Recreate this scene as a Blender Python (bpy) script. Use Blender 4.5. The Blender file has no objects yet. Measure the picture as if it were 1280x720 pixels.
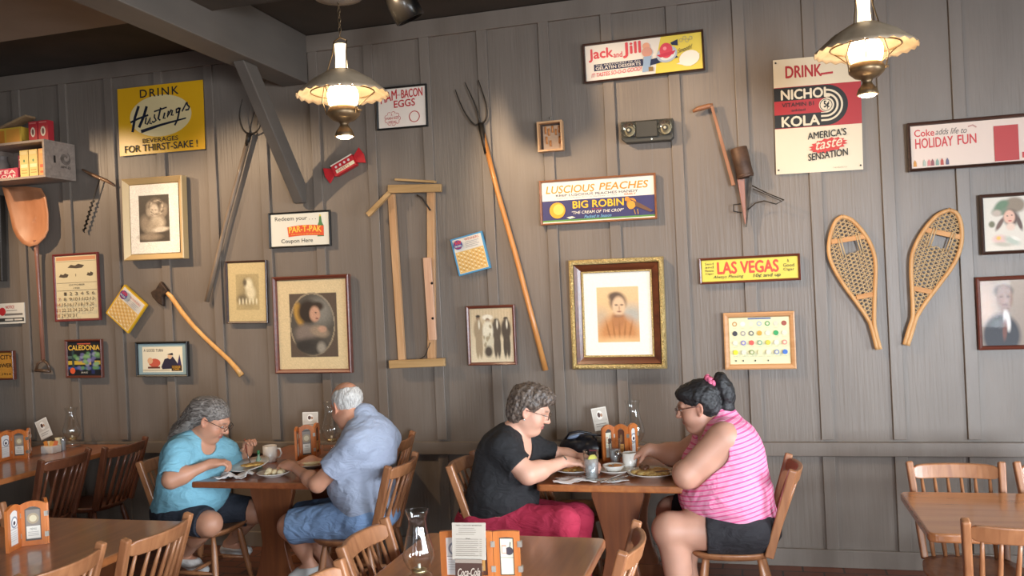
import bpy, bmesh, math, random
import numpy as np
from mathutils import Vector, Matrix, Euler
random.seed(7); RNG = np.random.default_rng(7)
PI = math.pi
C = bpy.context.scene.collection
# ---------------------------------------------------------------- camera geometry (also used to place things)
FPX, YAW, ROLL, CAMH, CAMD = 1090.0, math.radians(15.2), math.radians(2.7), 1.82, 5.72
FW = Vector((-math.sin(YAW), math.cos(YAW), 0)); RT = Vector((math.cos(YAW), math.sin(YAW), 0)); UP = Vector((0, 0, 1))
def ray(px, py):
    u = (px-640)/FPX; v = -(py-360)/FPX; c, s = math.cos(ROLL), math.sin(ROLL)
    return FW + (c*u+s*v)*RT + (-s*u+c*v)*UP
def aty(px, py, y=-0.03):
    r = ray(px, py); t = (y+CAMD)/r.y; return Vector((r.x*t, y, CAMH+r.z*t))
def atz(px, py, z):
    r = ray(px, py); t = (z-CAMH)/r.z; return Vector((r.x*t, -CAMD+r.y*t, z))
# ---------------------------------------------------------------- materials
def lin(c):
    if isinstance(c, str):
        c = c.lstrip('#'); c = [int(c[i:i+2], 16)/255 for i in (0, 2, 4)]
    return tuple((x/12.92 if x <= .04045 else ((x+.055)/1.055)**2.4) for x in c)
MATS = {}
def newmat(name):
    m = bpy.data.materials.new(name); m.use_nodes = True; nt = m.node_tree
    return m, nt, nt.nodes['Principled BSDF']
def node(nt, t, **kw):
    n = nt.nodes.new(t)
    for k, v in kw.items():
        if k in n.inputs: n.inputs[k].default_value = v
        else: setattr(n, k, v)
    return n
def paint(col, rough=.6, metal=0., coat=0., emit=0., spec=None):
    key = ('p', col if isinstance(col, str) else tuple(col), rough, metal, coat, emit)
    if key in MATS: return MATS[key]
    m, nt, b = newmat('paint'); c = lin(col)
    if not metal: b.inputs['Specular IOR Level'].default_value = .4
    b.inputs['Base Color'].default_value = (*c, 1); b.inputs['Roughness'].default_value = rough
    b.inputs['Metallic'].default_value = metal; b.inputs['Coat Weight'].default_value = coat
    if emit: b.inputs['Emission Color'].default_value = (*c, 1); b.inputs['Emission Strength'].default_value = emit
    MATS[key] = m; return m
def noisy(name, c1, c2, scale=(8, 8, 8), rough=.6, bump=0., detail=4, coat=0., metal=0., dist=.0, bscale=None, lo=.35, hi=.65, coord='Object'):
    if name in MATS: return MATS[name]
    m, nt, b = newmat(name); L = nt.links
    tc = node(nt, 'ShaderNodeTexCoord'); mp = node(nt, 'ShaderNodeMapping'); mp.inputs['Scale'].default_value = scale
    L.new(tc.outputs[coord], mp.inputs[0])
    nz = node(nt, 'ShaderNodeTexNoise', Scale=1., Detail=detail, Distortion=dist); L.new(mp.outputs[0], nz.inputs['Vector'])
    cr = node(nt, 'ShaderNodeValToRGB'); cr.color_ramp.elements[0].position = lo; cr.color_ramp.elements[1].position = hi
    cr.color_ramp.elements[0].color = (*lin(c1), 1); cr.color_ramp.elements[1].color = (*lin(c2), 1)
    L.new(nz.outputs['Fac'], cr.inputs[0]); L.new(cr.outputs[0], b.inputs['Base Color'])
    b.inputs['Roughness'].default_value = rough; b.inputs['Coat Weight'].default_value = coat; b.inputs['Coat Roughness'].default_value = .12; b.inputs['Metallic'].default_value = metal
    if bump:
        bp = node(nt, 'ShaderNodeBump', Strength=bump, Distance=.01); src = nz
        if bscale:
            mp2 = node(nt, 'ShaderNodeMapping'); mp2.inputs['Scale'].default_value = bscale; L.new(tc.outputs[coord], mp2.inputs[0])
            src = node(nt, 'ShaderNodeTexNoise', Scale=1., Detail=5.); L.new(mp2.outputs[0], src.inputs['Vector'])
        L.new(src.outputs['Fac'], bp.inputs['Height']); L.new(bp.outputs[0], b.inputs['Normal'])
    MATS[name] = m; return m
def wood(name, c1, c2, axis=1, rough=.4, coat=.2, s=1.):
    sc = [26*s, 26*s, 26*s]; sc[axis] = 2.2*s
    return noisy(name, c1, c2, tuple(sc), rough, .04, 5, coat, dist=.6, lo=.3, hi=.7)
def vcol_mat(name='printed picture', rough=.55, attr='Col', sss=0.):
    if name in MATS: return MATS[name]
    m, nt, b = newmat(name); a = node(nt, 'ShaderNodeVertexColor', layer_name=attr)
    nt.links.new(a.outputs['Color'], b.inputs['Base Color']); b.inputs['Roughness'].default_value = rough
    if sss:
        b.inputs['Subsurface Weight'].default_value = sss; b.inputs['Subsurface Radius'].default_value = (.02, .008, .004); b.inputs['Subsurface Scale'].default_value = .5
    MATS[name] = m; return m
def glassm(name='clear glass', tint=(1, 1, 1), rough=.02, base=.05, gain=.75):
    if name in MATS: return MATS[name]
    m, nt, b = newmat(name); nt.nodes.remove(b); L = nt.links
    tr = node(nt, 'ShaderNodeBsdfTransparent'); tr.inputs[0].default_value = (*tint, 1)
    gl = node(nt, 'ShaderNodeBsdfGlossy', Roughness=rough); lw = node(nt, 'ShaderNodeLayerWeight', Blend=.5)
    pw = node(nt, 'ShaderNodeMath', operation='POWER'); pw.inputs[1].default_value = 3.5
    ma = node(nt, 'ShaderNodeMath', operation='MULTIPLY_ADD'); ma.inputs[1].default_value = gain; ma.inputs[2].default_value = base; ma.use_clamp = True
    mx = node(nt, 'ShaderNodeMixShader'); L.new(lw.outputs['Facing'], pw.inputs[0]); L.new(pw.outputs[0], ma.inputs[0]); L.new(ma.outputs[0], mx.inputs[0])
    L.new(tr.outputs[0], mx.inputs[1]); L.new(gl.outputs[0], mx.inputs[2]); L.new(mx.outputs[0], nt.nodes['Material Output'].inputs[0])
    MATS[name] = m; return m
# ---------------------------------------------------------------- mesh builder
class MB:
    def __init__(s): s.v = []; s.f = []; s.fm = []; s.fs = []; s.mats = []; s.col = None; s.M = Matrix.Identity(4)
    def mi(s, m):
        if m not in s.mats: s.mats.append(m)
        return s.mats.index(m)
    def add(s, vs, fs, m, smooth=False):
        o = len(s.v); M = s.M
        s.v += [M @ Vector(v) for v in vs]; k = s.mi(m)
        for f in fs: s.f.append([o+i for i in f]); s.fm.append(k); s.fs.append(smooth)
    def box(s, c, d, m, R=None):
        x, y, z = d[0]/2, d[1]/2, d[2]/2; c = Vector(c); R = R or Matrix.Identity(3)
        vs = [c+R @ Vector((a*x, b*y, e*z)) for a in (-1, 1) for b in (-1, 1) for e in (-1, 1)]
        s.add(vs, [(0, 1, 3, 2), (4, 6, 7, 5), (0, 4, 5, 1), (2, 3, 7, 6), (0, 2, 6, 4), (1, 5, 7, 3)], m)
    def bar(s, a, b, w, h, m, up=(0, 0, 1), w2=None, h2=None):      # bar from a to b, w across, h along up
        a, b, up = Vector(a), Vector(b), Vector(up); d = (b-a).normalized(); x = d.cross(up).normalized(); u = x.cross(d).normalized()
        w2 = w if w2 is None else w2; h2 = h if h2 is None else h2
        vs = [p+x*(i*ww/2)+u*(j*hh/2) for p, ww, hh in ((a, w, h), (b, w2, h2)) for i, j in ((-1, -1), (1, -1), (1, 1), (-1, 1))]
        s.add(vs, [(3, 2, 1, 0), (4, 5, 6, 7), (0, 1, 5, 4), (1, 2, 6, 5), (2, 3, 7, 6), (3, 0, 4, 7)], m)
    def tube(s, pts, rad, m, n=10, cap=True, smooth=True, closed=False, flat=1.):
        pts = [Vector(p) for p in pts]; k = len(pts); r = rad if isinstance(rad, (list, tuple)) else [rad]*k
        vs = []; ref = None
        for i, p in enumerate(pts):
            if closed: t = (pts[(i+1) % k]-pts[i-1]).normalized()
            else: t = (pts[min(i+1, k-1)]-pts[max(i-1, 0)]).normalized()
            if ref is None:
                ref = Vector((0, 0, 1)) if abs(t.z) < .9 else Vector((1, 0, 0))
                if flat != 1.: ref = Vector((0, 1, 0)) if abs(t.y) < .9 else Vector((1, 0, 0))
            x = t.cross(ref).normalized(); u = x.cross(t).normalized(); ref = u
            vs += [p+(x*math.cos(2*PI*j/n)+u*flat*math.sin(2*PI*j/n))*r[i] for j in range(n)]
        fs = []
        for i in range(k if closed else k-1):
            a, b = i*n, ((i+1) % k)*n
            fs += [(a+j, a+(j+1) % n, b+(j+1) % n, b+j) for j in range(n)]
        if cap and not closed: fs += [tuple(reversed(range(n))), tuple(range((k-1)*n, k*n))]
        s.add(vs, fs, m, smooth)
    def lathe(s, prof, m, n=24, c=(0, 0, 0), smooth=True, cap=True, R=None, fn=None):
        c = Vector(c); vs = []
        for i, (r, z) in enumerate(prof):
            for j in range(n):
                a = 2*PI*j/n; p = Vector((r*math.cos(a), r*math.sin(a), z))
                if fn: p = fn(i, a, p)
                vs.append(c+(R @ p if R else p))
        k = len(prof); fs = [(i*n+j, i*n+(j+1) % n, (i+1)*n+(j+1) % n, (i+1)*n+j) for i in range(k-1) for j in range(n)]
        if cap:
            if prof[0][0] > 1e-5: fs.append(tuple(reversed(range(n))))
            if prof[-1][0] > 1e-5: fs.append(tuple(range((k-1)*n, k*n)))
        s.add(vs, fs, m, smooth)
    def prism(s, poly, a, b, m, axis='z', smooth=False):            # polygon (2-d) extruded from a to b along axis
        def P(p, t): return {'z': (p[0], p[1], t), 'y': (p[0], t, p[1]), 'x': (t, p[0], p[1])}[axis]
        n = len(poly); vs = [P(p, a) for p in poly]+[P(p, b) for p in poly]
        s.add(vs, [tuple(reversed(range(n))), tuple(range(n, 2*n))]+[(i, (i+1) % n, n+(i+1) % n, n+i) for i in range(n)], m, smooth)
    def ell(s, c, r, m, nu=16, nv=10, R=None):
        prof = [(max(math.sin(PI*i/nv), 1e-6), -math.cos(PI*i/nv)) for i in range(nv+1)]
        S = Matrix.Diagonal(Vector(r)); T = (R @ S) if R else S
        s.lathe(prof, m, nu, c, True, False, R=T)
    def build(s, name, parent=None, loc=None, bevel=0., seg=2, subsurf=0, weld=False):
        me = bpy.data.meshes.new(name); me.from_pydata([tuple(v) for v in s.v], [], s.f)
        for m in s.mats: me.materials.append(m)
        me.polygons.foreach_set('material_index', s.fm); me.polygons.foreach_set('use_smooth', s.fs)
        if s.col is not None:
            full = np.ones((len(s.v), 4), np.float32); full[:len(s.col), :3] = s.col
            at = me.color_attributes.new('Col', 'FLOAT_COLOR', 'POINT'); at.data.foreach_set('color', full.ravel())
        bm = bmesh.new(); bm.from_mesh(me)
        if weld: bmesh.ops.remove_doubles(bm, verts=bm.verts, dist=1e-5)
        bmesh.ops.recalc_face_normals(bm, faces=bm.faces) if not getattr(s, 'keep', False) else None
        bm.to_mesh(me); bm.free()
        o = bpy.data.objects.new(name, me); C.objects.link(o)
        if parent is not None: o.parent = parent
        if loc is not None: o.location = loc
        if bevel:
            md = o.modifiers.new('bevel', 'BEVEL'); md.width = bevel; md.segments = seg; md.limit_method = 'ANGLE'; md.angle_limit = math.radians(40)
        if subsurf:
            md = o.modifiers.new('sub', 'SUBSURF'); md.levels = subsurf; md.render_levels = subsurf
        return o
def tag(o, label, cat, group=None, kind=None):
    o['label'] = label; o['category'] = cat
    if group: o['group'] = group
    if kind: o['kind'] = kind
    return o
def thing(name, label, cat, loc=(0, 0, 0), rotz=0., group=None):
    o = bpy.data.objects.new(name, None); o.empty_display_size = .1; C.objects.link(o)
    o.location = loc; o.rotation_euler = (0, 0, rotz); return tag(o, label, cat, group)
def struct(name, mb, bevel=0., **kw):
    o = mb.build(name, bevel=bevel, **kw); o['kind'] = 'structure'; return o
def dup(root, loc, rotz, label, group=None):
    r = root.copy(); C.objects.link(r); r.location = loc; r.rotation_euler = (0, 0, rotz); r['label'] = label
    if group: r['group'] = group
    for ch in list(root.children):
        c = ch.copy(); C.objects.link(c); c.parent = r
        for g in list(ch.children):
            d = g.copy(); C.objects.link(d); d.parent = c
    return r
# ---------------------------------------------------------------- lettering
FONT_CACHE = {}
def text_mesh(body, bold=0., shear=0., space=1.):
    key = (body, bold, shear, space)
    if key in FONT_CACHE: return FONT_CACHE[key]
    cu = bpy.data.curves.new('lettering', 'FONT'); cu.body = body; cu.size = 1.; cu.shear = shear; cu.offset = bold; cu.space_character = space
    cu.resolution_u = 3; cu.fill_mode = 'FRONT'
    ob = bpy.data.objects.new('lettering', cu); C.objects.link(ob)
    dg = bpy.context.evaluated_depsgraph_get(); me = bpy.data.meshes.new_from_object(ob.evaluated_get(dg))
    vs = [(v.co.x, v.co.y) for v in me.vertices]; fs = [tuple(p.vertices) for p in me.polygons]
    bpy.data.objects.remove(ob); bpy.data.curves.remove(cu); bpy.data.meshes.remove(me)
    xs = [v[0] for v in vs] or [0]; ys = [v[1] for v in vs] or [0]; x0, x1, y0, y1 = min(xs), max(xs), min(ys), max(ys)
    vs = [((x-x0)/max(x1-x0, 1e-6), (y-y0)/max(y1-y0, 1e-6)) for x, y in vs]
    FONT_CACHE[key] = (vs, fs); return FONT_CACHE[key]
class Print(MB):
    """flat printed sheet, local x right, z up, facing -y; (u,v) run 0..1 from the top left corner"""
    def __init__(s, w, h, y=0., step=.00025):
        super().__init__(); s.w, s.h, s.y, s.step = w, h, y, step; s.n = 0; s.keep = True
    def P(s, u, v): return ((u-.5)*s.w, s.y-s.n*s.step, (.5-v)*s.h)
    def poly(s, pts, m, rough=.5):
        m = paint(m, rough) if isinstance(m, str) else m; s.n += 1; vs = [s.P(*p) for p in pts]
        a = sum((p[0]*q[1]-q[0]*p[1]) for p, q in zip(pts, pts[1:]+pts[:1]))
        f = tuple(range(len(vs))); s.add(vs, [f if a < 0 else f[::-1]], m)
    def rect(s, u0, v0, u1, v1, m, rough=.5): s.poly([(u0, v0), (u0, v1), (u1, v1), (u1, v0)], m, rough)
    def circ(s, u, v, r, m, ry=None, n=28, rot=0.):                 # radii in fractions of the height unless ry given (u, v fractions)
        ru = r*s.h/s.w if ry is None else r; rv = r if ry is None else ry; c, q = math.cos(rot), math.sin(rot); k = s.h/s.w
        pts = []
        for i in range(n):
            a, b = ru*math.cos(2*PI*i/n)/k, rv*math.sin(2*PI*i/n)
            pts.append((u+(a*c-b*q)*k, v+a*q+b*c))
        s.poly(pts, m)
    def ring(s, u, v, r0, r1, m, a0=0., a1=2*PI, n=32):
        m = paint(m, .5) if isinstance(m, str) else m; s.n += 1; k = s.h/s.w; vs = []; fs = []
        for i in range(n+1):
            a = a0+(a1-a0)*i/n
            for r in (r0, r1): vs.append(s.P(u+r*k*math.cos(a), v-r*math.sin(a)))
        for i in range(n): fs.append((2*i, 2*i+1, 2*i+3, 2*i+2))
        s.add(vs, fs, m)
    def stroke(s, pts, wd, m, w2=None):                             # wd as a fraction of the height
        m = paint(m, .5) if isinstance(m, str) else m; s.n += 1; vs = []; fs = []; q = [Vector((p[0]*s.w, p[1]*s.h)) for p in pts]; k = len(q)
        for i, p in enumerate(q):
            t = (q[min(i+1, k-1)]-q[max(i-1, 0)]).normalized(); nn = Vector((-t.y, t.x)); r = (wd if w2 is None else wd+(w2-wd)*i/max(k-1, 1))*s.h/2
            for e in (-1, 1):
                z = p+nn*r*e; vs.append(s.P(z.x/s.w, z.y/s.h))
        for i in range(k-1): fs.append((2*i, 2*i+2, 2*i+3, 2*i+1))
        s.add(vs, fs, m)
    def text(s, body, u0, v0, u1, v1, m, bold=.0, shear=0., rise=0., arc=0., space=1.):     # fits the lettering in the given rectangle
        m = paint(m, .5) if isinstance(m, str) else m; s.n += 1; vs, fs = text_mesh(body, 0., shear, space); hh = abs(v1-v0)
        b = min(bold, .04)*1.1; du, dv = b*hh*s.h/s.w, b*hh
        for ox, oy in (((0, 0),) if b <= 0 else ((-du, 0), (du, 0), (0, dv), (0, -dv))):     # heavier strokes: the same letters set four times, a hair apart
            s.n += .5; s.add([s.P(u0+(u1-u0)*x+ox, v1+(v0-v1)*y-rise*x-arc*4*x*(1-x)+oy) for x, y in vs], fs, m)
    def image(s, img, m, u0=0., v0=0., u1=1., v1=1.):               # painted grid of colours; must come first
        s.n += 1; hh, ww = img.shape[:2]; o = len(s.v)
        assert o == 0
        vs = [s.P(u0+(u1-u0)*i/(ww-1), v0+(v1-v0)*j/(hh-1)) for j in range(hh) for i in range(ww)]
        fs = [(j*ww+i, (j+1)*ww+i, (j+1)*ww+i+1, j*ww+i+1) for j in range(hh-1) for i in range(ww-1)]
        s.add(vs, fs, m); s.col = img.reshape(-1, 3)
class Canvas:
    """soft brush painting, kept as vertex colours"""
    def __init__(s, w, h, bg): s.w, s.h = w, h; s.a = np.ones((h, w, 3), np.float32)*np.array(lin(bg), np.float32); s.U, s.V = np.meshgrid(np.linspace(0, 1, w), np.linspace(0, 1, h))
    def mix(s, m, c): s.a = s.a*(1-m[..., None])+np.array(lin(c), np.float32)*m[..., None]
    def blob(s, u, v, ru, rv, c, soft=.35, rot=0., al=1.):
        k = s.h/s.w; x = (s.U-u)/k; y = s.V-v; cc, q = math.cos(rot), math.sin(rot); xr = (x*cc+y*q)/(ru/k); yr = (-x*q+y*cc)/rv
        d = np.sqrt(xr*xr+yr*yr); s.mix(np.clip((1-d)/soft+.5, 0, 1)*al, c)
    def rect(s, u0, v0, u1, v1, c, al=1.): s.mix(((s.U >= u0) & (s.U <= u1) & (s.V >= v0) & (s.V <= v1)).astype(np.float32)*al, c)
    def grad(s, c0, c1, ax=1):
        t = (s.V if ax else s.U)[..., None]; s.a = np.array(lin(c0), np.float32)*(1-t)+np.array(lin(c1), np.float32)*t
    def speck(s, amt): s.a *= (1+amt*RNG.standard_normal(s.a.shape[:2]))[..., None]; s.a = np.clip(s.a, 0, 1)
# ================================================================ the room
WALLC = noisy('painted boards', '#6f645a', '#776c62', (5, 5, 1.2), .43, .25, 5, bscale=(60, 60, 3))
BATC = noisy('painted battens', '#70655b', '#786d63', (6, 6, 1.), .42, .15, 4, bscale=(60, 60, 4))
RX0, RX1, RY1, ZT, ZS = -8.0, 4.2, -9.5, 3.71, 3.54
mb = MB(); mb.box(((RX0+RX1)/2, .06, ZT/2), (RX1-RX0+.2, .12, ZT+.1), WALLC); struct('wall_back', mb)
mb = MB(); mb.box((RX0-.06, RY1/2, ZT/2), (.12, -RY1, ZT), WALLC); struct('wall_left', mb)
tile = None
m, nt, b = newmat('clay floor tiles')
tc = node(nt, 'ShaderNodeTexCoord'); br = node(nt, 'ShaderNodeTexBrick', Scale=1.); br.inputs['Color1'].default_value = (*lin('#7a4a38'), 1); br.inputs['Color2'].default_value = (*lin('#6a3f30'), 1); br.inputs['Mortar'].default_value = (*lin('#3c3430'), 1)
br.inputs['Brick Width'].default_value = .24; br.inputs['Row Height'].default_value = .12; br.inputs['Mortar Size'].default_value = .006; br.offset = .5
nt.links.new(tc.outputs['Object'], br.inputs['Vector']); nt.links.new(br.outputs['Color'], b.inputs['Base Color']); b.inputs['Roughness'].default_value = .45
bp = node(nt, 'ShaderNodeBump', Strength=.3, Distance=.004); nt.links.new(br.outputs['Fac'], bp.inputs['Height']); bp.invert = True; nt.links.new(bp.outputs[0], b.inputs['Normal'])
mb = MB(); mb.box(((RX0+RX1)/2, RY1/2, -.05), (RX1-RX0+.2, -RY1+.2, .1), m); struct('floor', mb)
CEIL = noisy('dark ceiling', '#39322a', '#433a31', (3, 3, 3), .8)
SOFF = noisy('brown soffit paint', '#7d6c5c', '#877666', (3, 3, 3), .7)
mb = MB(); mb.box(((RX0+RX1)/2, RY1/2, ZT+.03), (RX1-RX0+.2, -RY1+.2, .06), CEIL); struct('ceiling', mb)
mb = MB(); mb.box(((RX0-3.02)/2-.05, (RY1-1.19)/2, (ZS+ZT)/2), (-3.02-RX0, -RY1-1.19, ZT-ZS), SOFF); struct('ceiling_soffit', mb)
mb = MB(); mb.box(((RX1-3.02)/2, (RY1-1.19)/2, (ZS+ZT)/2), (RX1+3.02, -RY1-1.19, ZT-ZS), CEIL); struct('ceiling_soffit', mb)
# battens, rail, frieze, baseboard
rights = [-5.98, -5.549, -5.10, -4.672, -4.225, -3.788, -3.354, -2.925, -2.493, -2.067, -1.648, -1.215, -.793, -.368, .045, .462, .877, 1.288, 1.71, 2.13, 2.55, 2.97, 3.4, 3.82, -6.42, -6.86, -7.3, -7.74]
for i, x in enumerate(sorted(rights)):
    mb = MB(); mb.box((x-.036, -.010, 2.19), (.072, .020, 2.80), BATC); struct('trim_%d' % (i+1), mb, bevel=.003)
    mb = MB(); mb.box((x-.036, -.008, .40), (.072, .016, .58), BATC); struct('trim_%d' % (i+41), mb, bevel=.003)
mb = MB(); mb.box(((RX0+RX1)/2, -.017, .733), (RX1-RX0, .034, .086), BATC); struct('trim_90', mb, bevel=.004)
mb = MB(); mb.box(((RX0+RX1)/2, -.014, 3.645), (RX1-RX0, .028, .12), BATC); struct('trim_91', mb, bevel=.004)
mb = MB(); mb.box(((RX0+RX1)/2, -.012, .055), (RX1-RX0, .024, .11), BATC); struct('baseboard_back', mb, bevel=.004)
# beam and knee brace
BEAMC = noisy('painted beam', '#59534d', '#625b54', (6, 1.5, 6), .5, .15)
mb = MB(); mb.box((-3.09, -4.9, 3.53), (.205, 9.72, .35), BEAMC); struct('ceiling_beam', mb, bevel=.006)
mb = MB(); A = Vector((-3.1, -.72, 3.37)); B = Vector((-3.1, -.03, 2.52)); d = (B-A).normalized()
mb.prism([(-.78, 3.355), (-.62, 3.355), (-.035, 2.64), (-.035, 2.50), (-.085, 2.50)], -3.125, -3.045, BEAMC, 'x')
br_ = struct('trim_92', mb, bevel=.006)
mb = MB(); mb.lathe([(.022, -.004), (.022, .003), (.012, .004)], paint('#1c1815', .7), 14, (-3.10, -.0915, 2.56), R=Euler((math.radians(90-40), 0, 0)).to_matrix()); mb.build('bolt_hole', br_)
# walls with windows that light the room, two of them added for frontal fill (to the right of and behind the camera)
def window_wall(name, along, fixed, a0, a1, wins, z0, z1, num):
    mb = MB()
    def put(u0, u1, q0, q1):
        if u1-u0 < .01: return
        c = ((u0+u1)/2, fixed, (q0+q1)/2) if along == 'x' else (fixed, (u0+u1)/2, (q0+q1)/2)
        dd = (u1-u0, .12, q1-q0) if along == 'x' else (.12, u1-u0, q1-q0); mb.box(c, dd, WALLC)
    put(a0, a1, 0, z0); put(a0, a1, z1, ZT); cur = a0
    for w0, w1 in wins: put(cur, w0, z0, z1); cur = w1
    put(cur, a1, z0, z1); struct(name, mb)
    for k, (w0, w1) in enumerate(wins):
        fm = MB(); F = paint('#8a8078', .5)
        def bx(u, q, du, dq, t=.05):
            c = (u, fixed, q) if along == 'x' else (fixed, u, q); dd = (du, t, dq) if along == 'x' else (t, du, dq); fm.box(c, dd, F)
        cu, w = (w0+w1)/2, w1-w0
        for q in (z0+.03, z1-.03, (z0+z1)/2): bx(cu, q, w, .06)
        for u in (w0+.03, w1-.03): bx(u, (z0+z1)/2, .06, z1-z0)
        for j in (1, 2): bx(w0+w*j/3, (z0+z1)/2, .025, z1-z0, .03)
        for q in (z0+(z1-z0)*.25, z0+(z1-z0)*.75): bx(cu, q, w, .025, .03)
        o = struct('window_%d' % (num+k), fm)
        pm = MB(); c = (cu, fixed, (z0+z1)/2) if along == 'x' else (fixed, cu, (z0+z1)/2); dd = (w-.04, .006, z1-z0-.04) if along == 'x' else (.006, w-.04, z1-z0-.04)
        pm.box(c, dd, glassm('window glass', base=.02, gain=.3)); pm.build('pane', o)
window_wall('wall_right', 'y', RX1+.06, RY1, 0, [(-8.6, -6.9), (-6.3, -4.6), (-4.0, -2.3)], .75, 2.35, 1)
window_wall('wall_front', 'x', RY1-.06, RX0, RX1, [(-4.8, -3.1), (-1.2, .5), (2.4, 4.0)], .75, 2.45, 4)  # first two openings are added to let in frontal light
# ================================================================ things hung on the back wall
WALLY = -.0198
def quad(TL, TR, BL, BR, y=-.035):
    a, b, c, d = (aty(*p, y) for p in (TL, TR, BL, BR)); X = ((b-a)+(d-c))/2; Z = ((a-c)+(b-d))/2; ctr = (a+b+c+d)/4
    return ctr, X.length, Z.length, math.atan2(X.z, X.x)*.5+math.atan2(-Z.x, Z.z)*.5
def hung(name, label, cat, TL, TR, BL, BR, group=None):
    c, w, h, a = quad(TL, TR, BL, BR); t = thing(name, label, cat, (c.x, WALLY, c.z), 0, group); t.rotation_euler = (0, -a, 0); return t, w, h
def frame(root, w, h, prof, m, name='frame', smooth=False):
    mb = MB(); vs = []; fs = []
    for i, (ins, out) in enumerate(prof):
        x, z = w/2-ins, h/2-ins; vs += [(-x, -out, -z), (x, -out, -z), (x, -out, z), (-x, -out, z)]
    for i in range(len(prof)-1):
        for j in range(4): a, b = i*4, i*4+4; fs.append((a+j, a+(j+1) % 4, b+(j+1) % 4, b+j))
    mb.add(vs, fs, m, smooth); return mb.build(name, root)
def simple_prof(fw, d): return [(0, 0), (0, d), (fw*.25, d*1.12), (fw*.75, d*.95), (fw, d*.6), (fw, 0)]
def backing(root, w, h, d, m):
    mb = MB(); mb.box((0, -d/2, 0), (w, d, h), m); return mb.build('backing', root)
def pane(root, w, h, y, base=.015, gain=.25):
    mb = MB(); mb.add([(-w/2, y, -h/2), (w/2, y, -h/2), (w/2, y, h/2), (-w/2, y, h/2)], [(0, 1, 2, 3)], glassm('picture glass', rough=.02, base=.0025, gain=.06)); mb.keep = True; return mb.build('glass', root)
VC = vcol_mat()
DKWOOD = wood('dark frame wood', '#2c1c16', '#43291f', 0, .35)
RDWOOD = wood('red brown frame wood', '#54281d', '#6f3828', 0, .3)
MDWOOD = wood('mid frame wood', '#8a5638', '#a06a47', 0, .4)
OAK = wood('pale oak frame wood', '#b98657', '#cc9b6c', 0, .45)
BLACK = paint('#171615', .4); RED = '#b52a2e'
def framed(name, label, q, fw, d, fm, sheet, group=None, cat='picture', glass=True, prof=None):
    t, w, h = hung(name, label, cat, *q, group=group); frame(t, w, h, prof or simple_prof(fw, d), fm)
    P = Print(w-2*fw+.004, h-2*fw+.004, -d*.55); sheet(P); P.build('print', t)
    if glass == 2: pane(t, w-2*fw+.004, h-2*fw+.004, -d*.75)
    return t
# ---- yellow beverage sign
t, w, h = hung('drink_sign', 'yellow metal drink sign with black script on a cream oval', 'sign', (145.5, 110), (251, 100.5), (148.3, 195), (256.6, 186))
backing(t, w, h, .004, paint('#d9a41c', .3)); P = Print(w, h, -.0045)
P.rect(0, 0, 1, 1, paint('#e0a81e', .28)); P.circ(.5, .455, .36, paint('#e3cd98', .28), ry=.305, n=48)
NAVY = '#151b2c'
P.text('DRINK', .27, .05, .72, .165, NAVY, .02, space=1.25)
S = lambda pts, w_=.035, w2=None: P.stroke([(u, v) for u, v in pts], w_, NAVY, w2)
S([(.25, .285), (.20, .45), (.165, .66)], .045); S([(.345, .30), (.30, .46), (.245, .60)], .045); S([(.145, .515), (.24, .47), (.36, .43)], .03)
S([(.335, .46), (.32, .55), (.345, .565), (.385, .47), (.375, .555), (.40, .56)], .026)
S([(.435, .43), (.43, .47), (.45, .52), (.42, .545), (.40, .53)], .026); S([(.51, .34), (.475, .50), (.50, .525)], .03); S([(.43, .39), (.58, .345)], .022)
S([(.555, .42), (.535, .505), (.56, .50)], .026); S([(.60, .40), (.58, .49), (.63, .39), (.645, .40), (.63, .47), (.655, .465)], .026)
S([(.725, .375), (.69, .39), (.69, .44), (.715, .43), (.735, .37), (.70, .54), (.665, .62)], .028); S([(.755, .43), (.815, .30)], .022); S([(.815, .30), (.82, .34), (.842, .375), (.83, .41), (.795, .415)], .026)
S([(.27, .665), (.50, .595), (.80, .53)], .05, .02)
P.text('BEVERAGES', .285, .775, .70, .84, NAVY, .01, rise=.004); P.text('FOR THIRST-SAKE !', .07, .86, .92, .96, NAVY, .015, rise=.002); P.build('printed_face', t)
# ---- white framed ham sign
def s(P):
    P.rect(0, 0, 1, 1, '#e0d3c6'); P.text('HAM', .06, .13, .40, .37, RED, .02, rise=.10); P.text('AND', .41, .16, .48, .20, RED); P.text('BACON', .50, .06, .94, .27, RED, .02, rise=.02); P.text('EGGS', .34, .32, .78, .50, RED, .02, rise=.02)
    P.ring(.76, .76, .125, .145, RED)
    for k in range(9): a = 2*PI*k/9; P.ring(.30+.13*math.cos(a), .77+.13*math.sin(a), .045, .055, RED, a0=-a-1.4, a1=-a+1.4, n=8)
    P.text('A', .27, .64, .30, .70, RED); P.text('MAN SIZE', .17, .735, .44, .80, RED, rise=.02); P.text('MEAL', .22, .83, .40, .90, RED, rise=.01)
framed('menu_sign', 'white framed sign with red lettering about ham and eggs', ((470, 110.5), (532.5, 104.5), (471.5, 163), (535, 158)), .013, .02, BLACK, s, cat='sign')
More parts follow.
